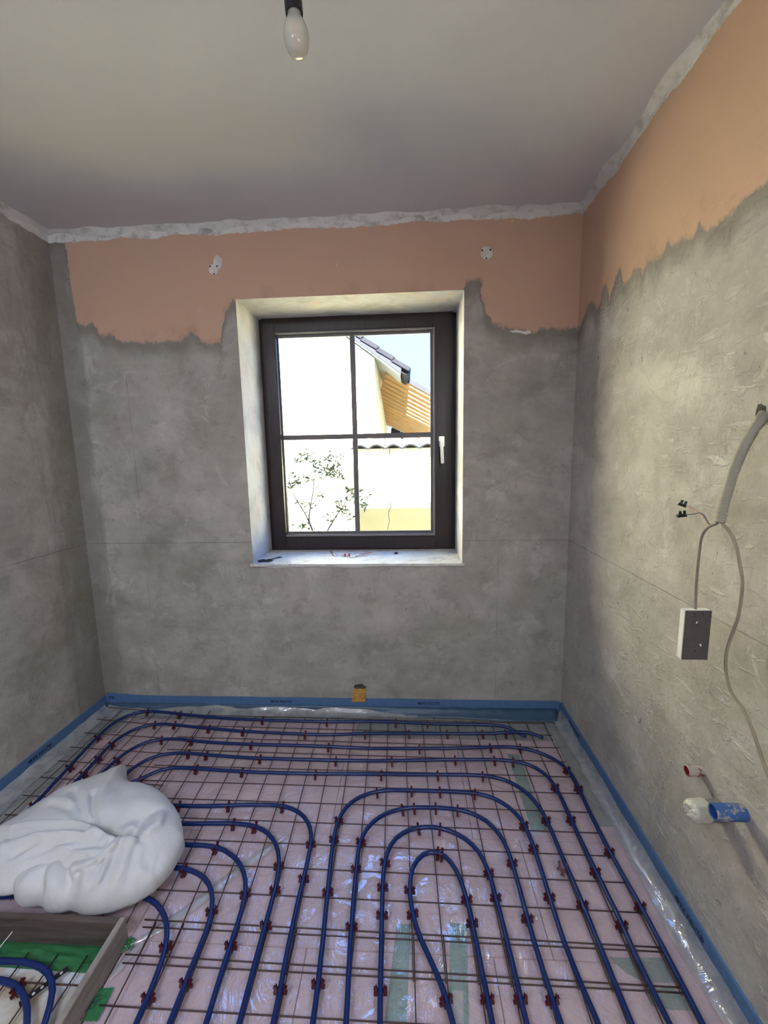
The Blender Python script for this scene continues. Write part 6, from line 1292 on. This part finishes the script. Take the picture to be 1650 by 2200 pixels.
# verge tiles and the courses behind them
VT = [[-0.491, 2.931], [-0.311, 2.808], [-0.136, 2.694], [0.039, 2.565]]
step = (VT[3][0] - VT[0][0]) / 3
zt = lambda x: VT[0][1] + (VT[3][1] - VT[0][1]) / (VT[3][0] - VT[0][0]) * (x - VT[0][0])
ang_ = math.atan((VT[3][1] - VT[0][1]) / (VT[3][0] - VT[0][0]))
n_t = int((VT[3][0] - RX) / step) + 1
Ls = step / math.cos(ang_)
for i in range(n_t):
    xe = VT[3][0] - i * step
    c = Vector((xe - step * 0.5, 0, zt(xe - step * 0.5)))
    R = Matrix.Rotation(-ang_ - math.radians(4), 3, 'Y')
    m = MB()
    m.box((c.x, 4.955, c.z - 0.012), (Ls * 1.12, 0.13, 0.055), R)
    m.build('verge_tile', M['roof_tile'], HO, bevel=0.008)
    MB().box((c.x, 8.1, c.z - 0.022), (Ls * 1.12, 6.15, 0.03), R).build('tile_course', M['roof_tile'], HO)
# gutter seen end-on
gx, gz = EV + 0.055, zroof(EV) + 0.055
GM = MB()
pro = [(gx + 0.055 * math.cos(a), gz + 0.055 * math.sin(a)) for a in [math.radians(180 + i * 15) for i in range(13)]]
pro += [(gx + 0.050 * math.cos(a), gz + 0.050 * math.sin(a)) for a in [math.radians(360 - i * 15) for i in range(13)]]
GM.prism(pro, -6.2, 0.0, Matrix(((1, 0, 0, 0), (0, 0, -1, 4.92), (0, 1, 0, 0), (0, 0, 0, 1))))
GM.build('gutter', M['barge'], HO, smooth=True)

# slatted carport roof behind the house corner
PG = [[-0.191, 5.5, 2.662], [0.3, 5.5, 2.38], [-0.57, 8.0, 2.24], [-0.092, 8.0, 2.01]]
CPT = tag(empty('carport_roof', (0.4, 6.5, 1.8)), 'slatted orange timber roof right of the house corner', 'carport')
n_b = 15
def line(i, e=1.5):
    f = i / (n_b - 1)
    a = Vector(PG[0]).lerp(Vector(PG[2]), f ** 1.0); b = Vector(PG[1]).lerp(Vector(PG[3]), f ** 1.0)
    return a, b
A0, B0 = Vector(PG[0]), Vector(PG[1]); A1, B1 = Vector(PG[2]), Vector(PG[3])
for i in range(n_b):
    f = i / n_b
    g = (i + (0.74 if i < 8 else 0.93)) / n_b
    a0, b0 = A0.lerp(A1, f), B0.lerp(B1, f)
    a1, b1 = A0.lerp(A1, g), B0.lerp(B1, g)
    ext = lambda a, b, t: a + (b - a) * t
    q = [ext(a0, b0, -0.1 if i < 5 else -0.35), ext(a0, b0, 2.3), ext(a1, b1, 2.3), ext(a1, b1, -0.1 if i < 5 else -0.35)]
    v = q + [p + Vector((0, 0, 0.022)) for p in q]
    MB().add(v, [(3, 2, 1, 0), (4, 5, 6, 7), (0, 1, 5, 4), (1, 2, 6, 5), (2, 3, 7, 6), (3, 0, 4, 7)]).build('board', M['orange_board'], CPT)
a, b = A0, B0
q = [a + (b - a) * -0.02, a + (b - a) * 2.3]
v = [q[0] + Vector((0, -0.03, -0.03)), q[1] + Vector((0, -0.03, -0.03)), q[1] + Vector((0, -0.03, 0.035)), q[0] + Vector((0, -0.03, 0.035))]
v += [p + Vector((0, 0.028, 0)) for p in v]
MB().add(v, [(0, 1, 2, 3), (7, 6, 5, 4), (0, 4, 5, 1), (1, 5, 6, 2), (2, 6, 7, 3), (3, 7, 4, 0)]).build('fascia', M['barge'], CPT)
for px, py in ((2.6, 5.6), (2.6, 7.9)):
    MB().span((px, py, GZ), (px + 0.12, py + 0.12, 1.3)).build('post', M['orange_board'], CPT)

# low shed with an old dark tile roof
SH = tag(empty('shed', (0.6, 8.6, GZ)), 'dark mossy tiled shed roof below the slatted timber roof', 'shed')
MB().span((-0.3, 11.7, GZ), (2.8, 13.2, 1.72)).build('wall', M['house_wall'], SH)
for r in range(5):
    for c in range(16):
        x = -0.22 + c * 0.21 + (0.1 if r % 2 else 0); y = 8.3 + r * 0.28
        z = 1.76 + r * 0.15 + 0.02 * noise.noise(Vector((c * 3.1, r * 5.7, 0)))
        m = MB()
        n = 6
        pr = [(-0.1 + 0.2 * k / n, -0.05 * math.sin(math.pi * k / n)) for k in range(n + 1)] + [(0.1 - 0.2 * k / n, -0.05 * math.sin(math.pi * (n - k) / n) + 0.03) for k in range(n + 1)]
        T = Matrix.Translation((x, y, z)) @ Matrix.Rotation(math.radians(-62), 4, 'X')
        m.prism(pr, -0.17, 0.17, T)
        m.build('roof_tile', M['dark_tile'], SH)

# garden wall with scalloped coping
GXL, GTOP = [-0.605, 1.669]
GY = 4.8
GWL = tag(empty('garden_wall', (GXL, GY, GZ)), 'pale yellow garden wall with scalloped tile coping and a crack', 'garden wall')
MB().span((GXL, GY, GZ), (4.5, GY + 0.22, GTOP)).build('wall', M['house_wall'], GWL)
MB().span((GXL - 0.02, GY - 0.035, GTOP - 0.005), (4.5, GY + 0.25, GTOP + 0.03)).build('mortar_bed', M['mortar'], GWL)
for i in range(23):
    x = GXL + 0.07 + i * 0.195
    n = 8
    pr = [(-0.1 + 0.2 * k / n, -0.048 * math.sin(math.pi * k / n)) for k in range(n + 1)] + [(0.088 - 0.176 * k / n, -0.048 * math.sin(math.pi * (n - k) / n) + 0.016) for k in range(n + 1)]
    T = Matrix.Translation((x, GY + 0.02, GTOP + 0.045 + 0.004 * noise.noise(Vector((i * 2.3, 0, 0))))) @ Matrix.Rotation(math.radians(-64), 4, 'X')
    MB().prism(pr, -0.11, 0.13, T).build('coping_tile', M['old_tile'], GWL, smooth=True)
MB().span((GXL - 0.012, GY - 0.012, GZ), (4.5, GY, 0.96)).build('foot_band', M['foot_band'], GWL)  # darker, yellower band along the foot of the wall
MB().tube(smooth_path([[-0.192, 4.788, 1.655], [-0.201, 4.788, 1.467], [-0.194, 4.788, 1.25], [-0.198, 4.788, 1.031], [-0.188, 4.788, 0.975], [-0.216, 4.788, 0.931], [-0.217, 4.788, 0.864], [-0.207, 4.788, 0.808], [-0.225, 4.788, 0.752], [-0.237, 4.788, 0.696]], 0.03), 0.004, 5).build('crack', M['crack'], GWL)

# shrub in front of the house wall, with a wire hoop
BU = tag(empty('shrub', (-1.0, 4.4, GZ)), 'thin leafy shrub in front of the sunlit house wall', 'shrub')
for i, br in enumerate([[[-1.042, 4.4, 0.778], [-1.072, 4.4, 0.908], [-1.051, 4.4, 1.037], [-1.006, 4.4, 1.241], [-0.994, 4.4, 1.393], [-1.01, 4.4, 1.493], [-1.042, 4.4, 1.569], [-1.088, 4.4, 1.669]], [[-1.042, 4.4, 0.778], [-1.106, 4.4, 0.961], [-1.192, 4.4, 1.116], [-1.251, 4.4, 1.27], [-1.27, 4.4, 1.397]], [[-1.026, 4.4, 0.778], [-0.977, 4.4, 0.959], [-0.973, 4.4, 1.036]], [[-0.87, 4.4, 0.787], [-0.787, 4.4, 0.921], [-0.706, 4.4, 1.033], [-0.626, 4.4, 1.134], [-0.583, 4.4, 1.21]], [[-0.706, 4.4, 1.033], [-0.752, 4.4, 1.187], [-0.777, 4.4, 1.339], [-0.783, 4.4, 1.464], [-0.804, 4.4, 1.564]], [[-0.706, 4.4, 1.033], [-0.629, 4.4, 1.058], [-0.552, 4.4, 1.082], [-0.474, 4.4, 1.122]], [[-1.039, 4.4, 1.063], [-0.929, 4.4, 1.24], [-0.872, 4.4, 1.391], [-0.834, 4.4, 1.44]], [[-0.995, 4.4, 1.241], [-0.926, 4.4, 1.316], [-0.872, 4.4, 1.381]], [[-1.01, 4.4, 1.493], [-0.966, 4.4, 1.567], [-0.943, 4.4, 1.617]], [[-0.783, 4.4, 1.439], [-0.755, 4.4, 1.539], [-0.752, 4.4, 1.598]], [[-1.251, 4.4, 1.27], [-1.156, 4.4, 1.32], [-1.052, 4.4, 1.343]], [[-1.073, 4.4, 0.893], [-1.145, 4.4, 1.013], [-1.167, 4.4, 1.09]], [[-0.787, 4.4, 0.921], [-0.709, 4.4, 0.956], [-0.667, 4.4, 0.991]]]):
    P = smooth_path(br, 0.04)
    if i in (0, 1, 2, 3): P = [Vector((P[0].x * 0.98, P[0].y, GZ - 0.02))] + P
    P = [p + Vector((0, 0.10 * noise.noise(p * 2.0 + Vector((i, 0, 0))), 0)) for p in P]
    n = len(P)
    MB().tube(P, [0.010 * (1 - 0.72 * k / n) * (1.0 if i in (0, 1, 3) else 0.6) for k in range(n)], 6).build('branch', M['bark'], BU, smooth='all')
rnd = random.Random(3)
lm = MB()
for c in [[-1.117, 4.4, 1.595], [-1.09, 4.4, 1.619], [-1.067, 4.4, 1.569], [-1.018, 4.4, 1.543], [-1.145, 4.4, 1.546], [-0.967, 4.4, 1.533], [-0.918, 4.4, 1.492], [-0.803, 4.4, 1.589], [-0.774, 4.4, 1.564], [-0.753, 4.4, 1.588], [-0.828, 4.4, 1.465], [-0.87, 4.4, 1.441], [-0.794, 4.4, 1.43], [-0.756, 4.4, 1.489], [-0.871, 4.4, 1.401], [-0.947, 4.4, 1.417], [-0.92, 4.4, 1.442], [-1.257, 4.4, 1.347], [-1.234, 4.4, 1.296], [-1.181, 4.4, 1.32], [-1.104, 4.4, 1.334], [-1.052, 4.4, 1.353], [-1.277, 4.4, 1.271], [-1.167, 4.4, 1.09], [-1.115, 4.4, 1.09], [-0.795, 4.4, 1.389], [-0.72, 4.4, 1.378], [-0.623, 4.4, 1.236], [-0.583, 4.4, 1.21], [-0.601, 4.4, 1.134], [-0.55, 4.4, 1.123], [-0.5, 4.4, 1.092], [-0.448, 4.4, 1.157], [-0.476, 4.4, 1.056], [-0.793, 4.4, 1.034], [-0.757, 4.4, 1.059], [-0.717, 4.4, 1.008], [-0.693, 4.4, 0.982], [-1.18, 4.4, 0.831], [-1.128, 4.4, 0.82], [-0.932, 4.4, 1.164], [-1.029, 4.4, 1.063], [-0.865, 4.4, 0.922], [-0.597, 4.4, 0.929]]:
    for k in range(14):
        p = Vector(c) + Vector((rnd.gauss(0, 0.035), rnd.gauss(0, 0.07), rnd.gauss(0, 0.028)))
        R = Matrix.Rotation(rnd.uniform(0, 6.28), 3, 'Z') @ Matrix.Rotation(rnd.uniform(-1.0, 1.0), 3, 'X') @ Matrix.Rotation(rnd.uniform(-1.0, 1.0), 3, 'Y')
        L, w = rnd.uniform(0.020, 0.038), rnd.uniform(0.008, 0.015)
        v = [p + R @ Vector(q) for q in ((-L, 0, 0), (-L * 0.3, w, 0.003), (L * 0.4, w * 0.8, 0.002), (L, 0, -0.004), (L * 0.4, -w * 0.8, 0.002), (-L * 0.3, -w, 0.003))]
        lm.add(v, [(0, 1, 5), (1, 2, 4, 5), (2, 3, 4)])
lm.build('foliage', M['leaf'], BU, kind='stuff')
HPN = smooth_path([[-1.277, 4.3, 1.204], [-1.231, 4.3, 1.402], [-1.17, 4.3, 1.524], [-1.091, 4.3, 1.6], [-1.0, 4.3, 1.632], [-0.902, 4.3, 1.611], [-0.821, 4.3, 1.542], [-0.742, 4.3, 1.418], [-0.684, 4.3, 1.22], [-0.647, 4.3, 0.995], [-0.625, 4.3, 0.742]], 0.04)
HPN = [Vector((HPN[0].x, HPN[0].y, GZ))] + HPN + [Vector((HPN[-1].x + 0.01, HPN[-1].y, GZ))]
tag(MB().tube(HPN, 0.0045, 6).build('wire_hoop', M['hoop'], smooth='all'), 'thin dark wire hoop arching over the shrub', 'plant support')
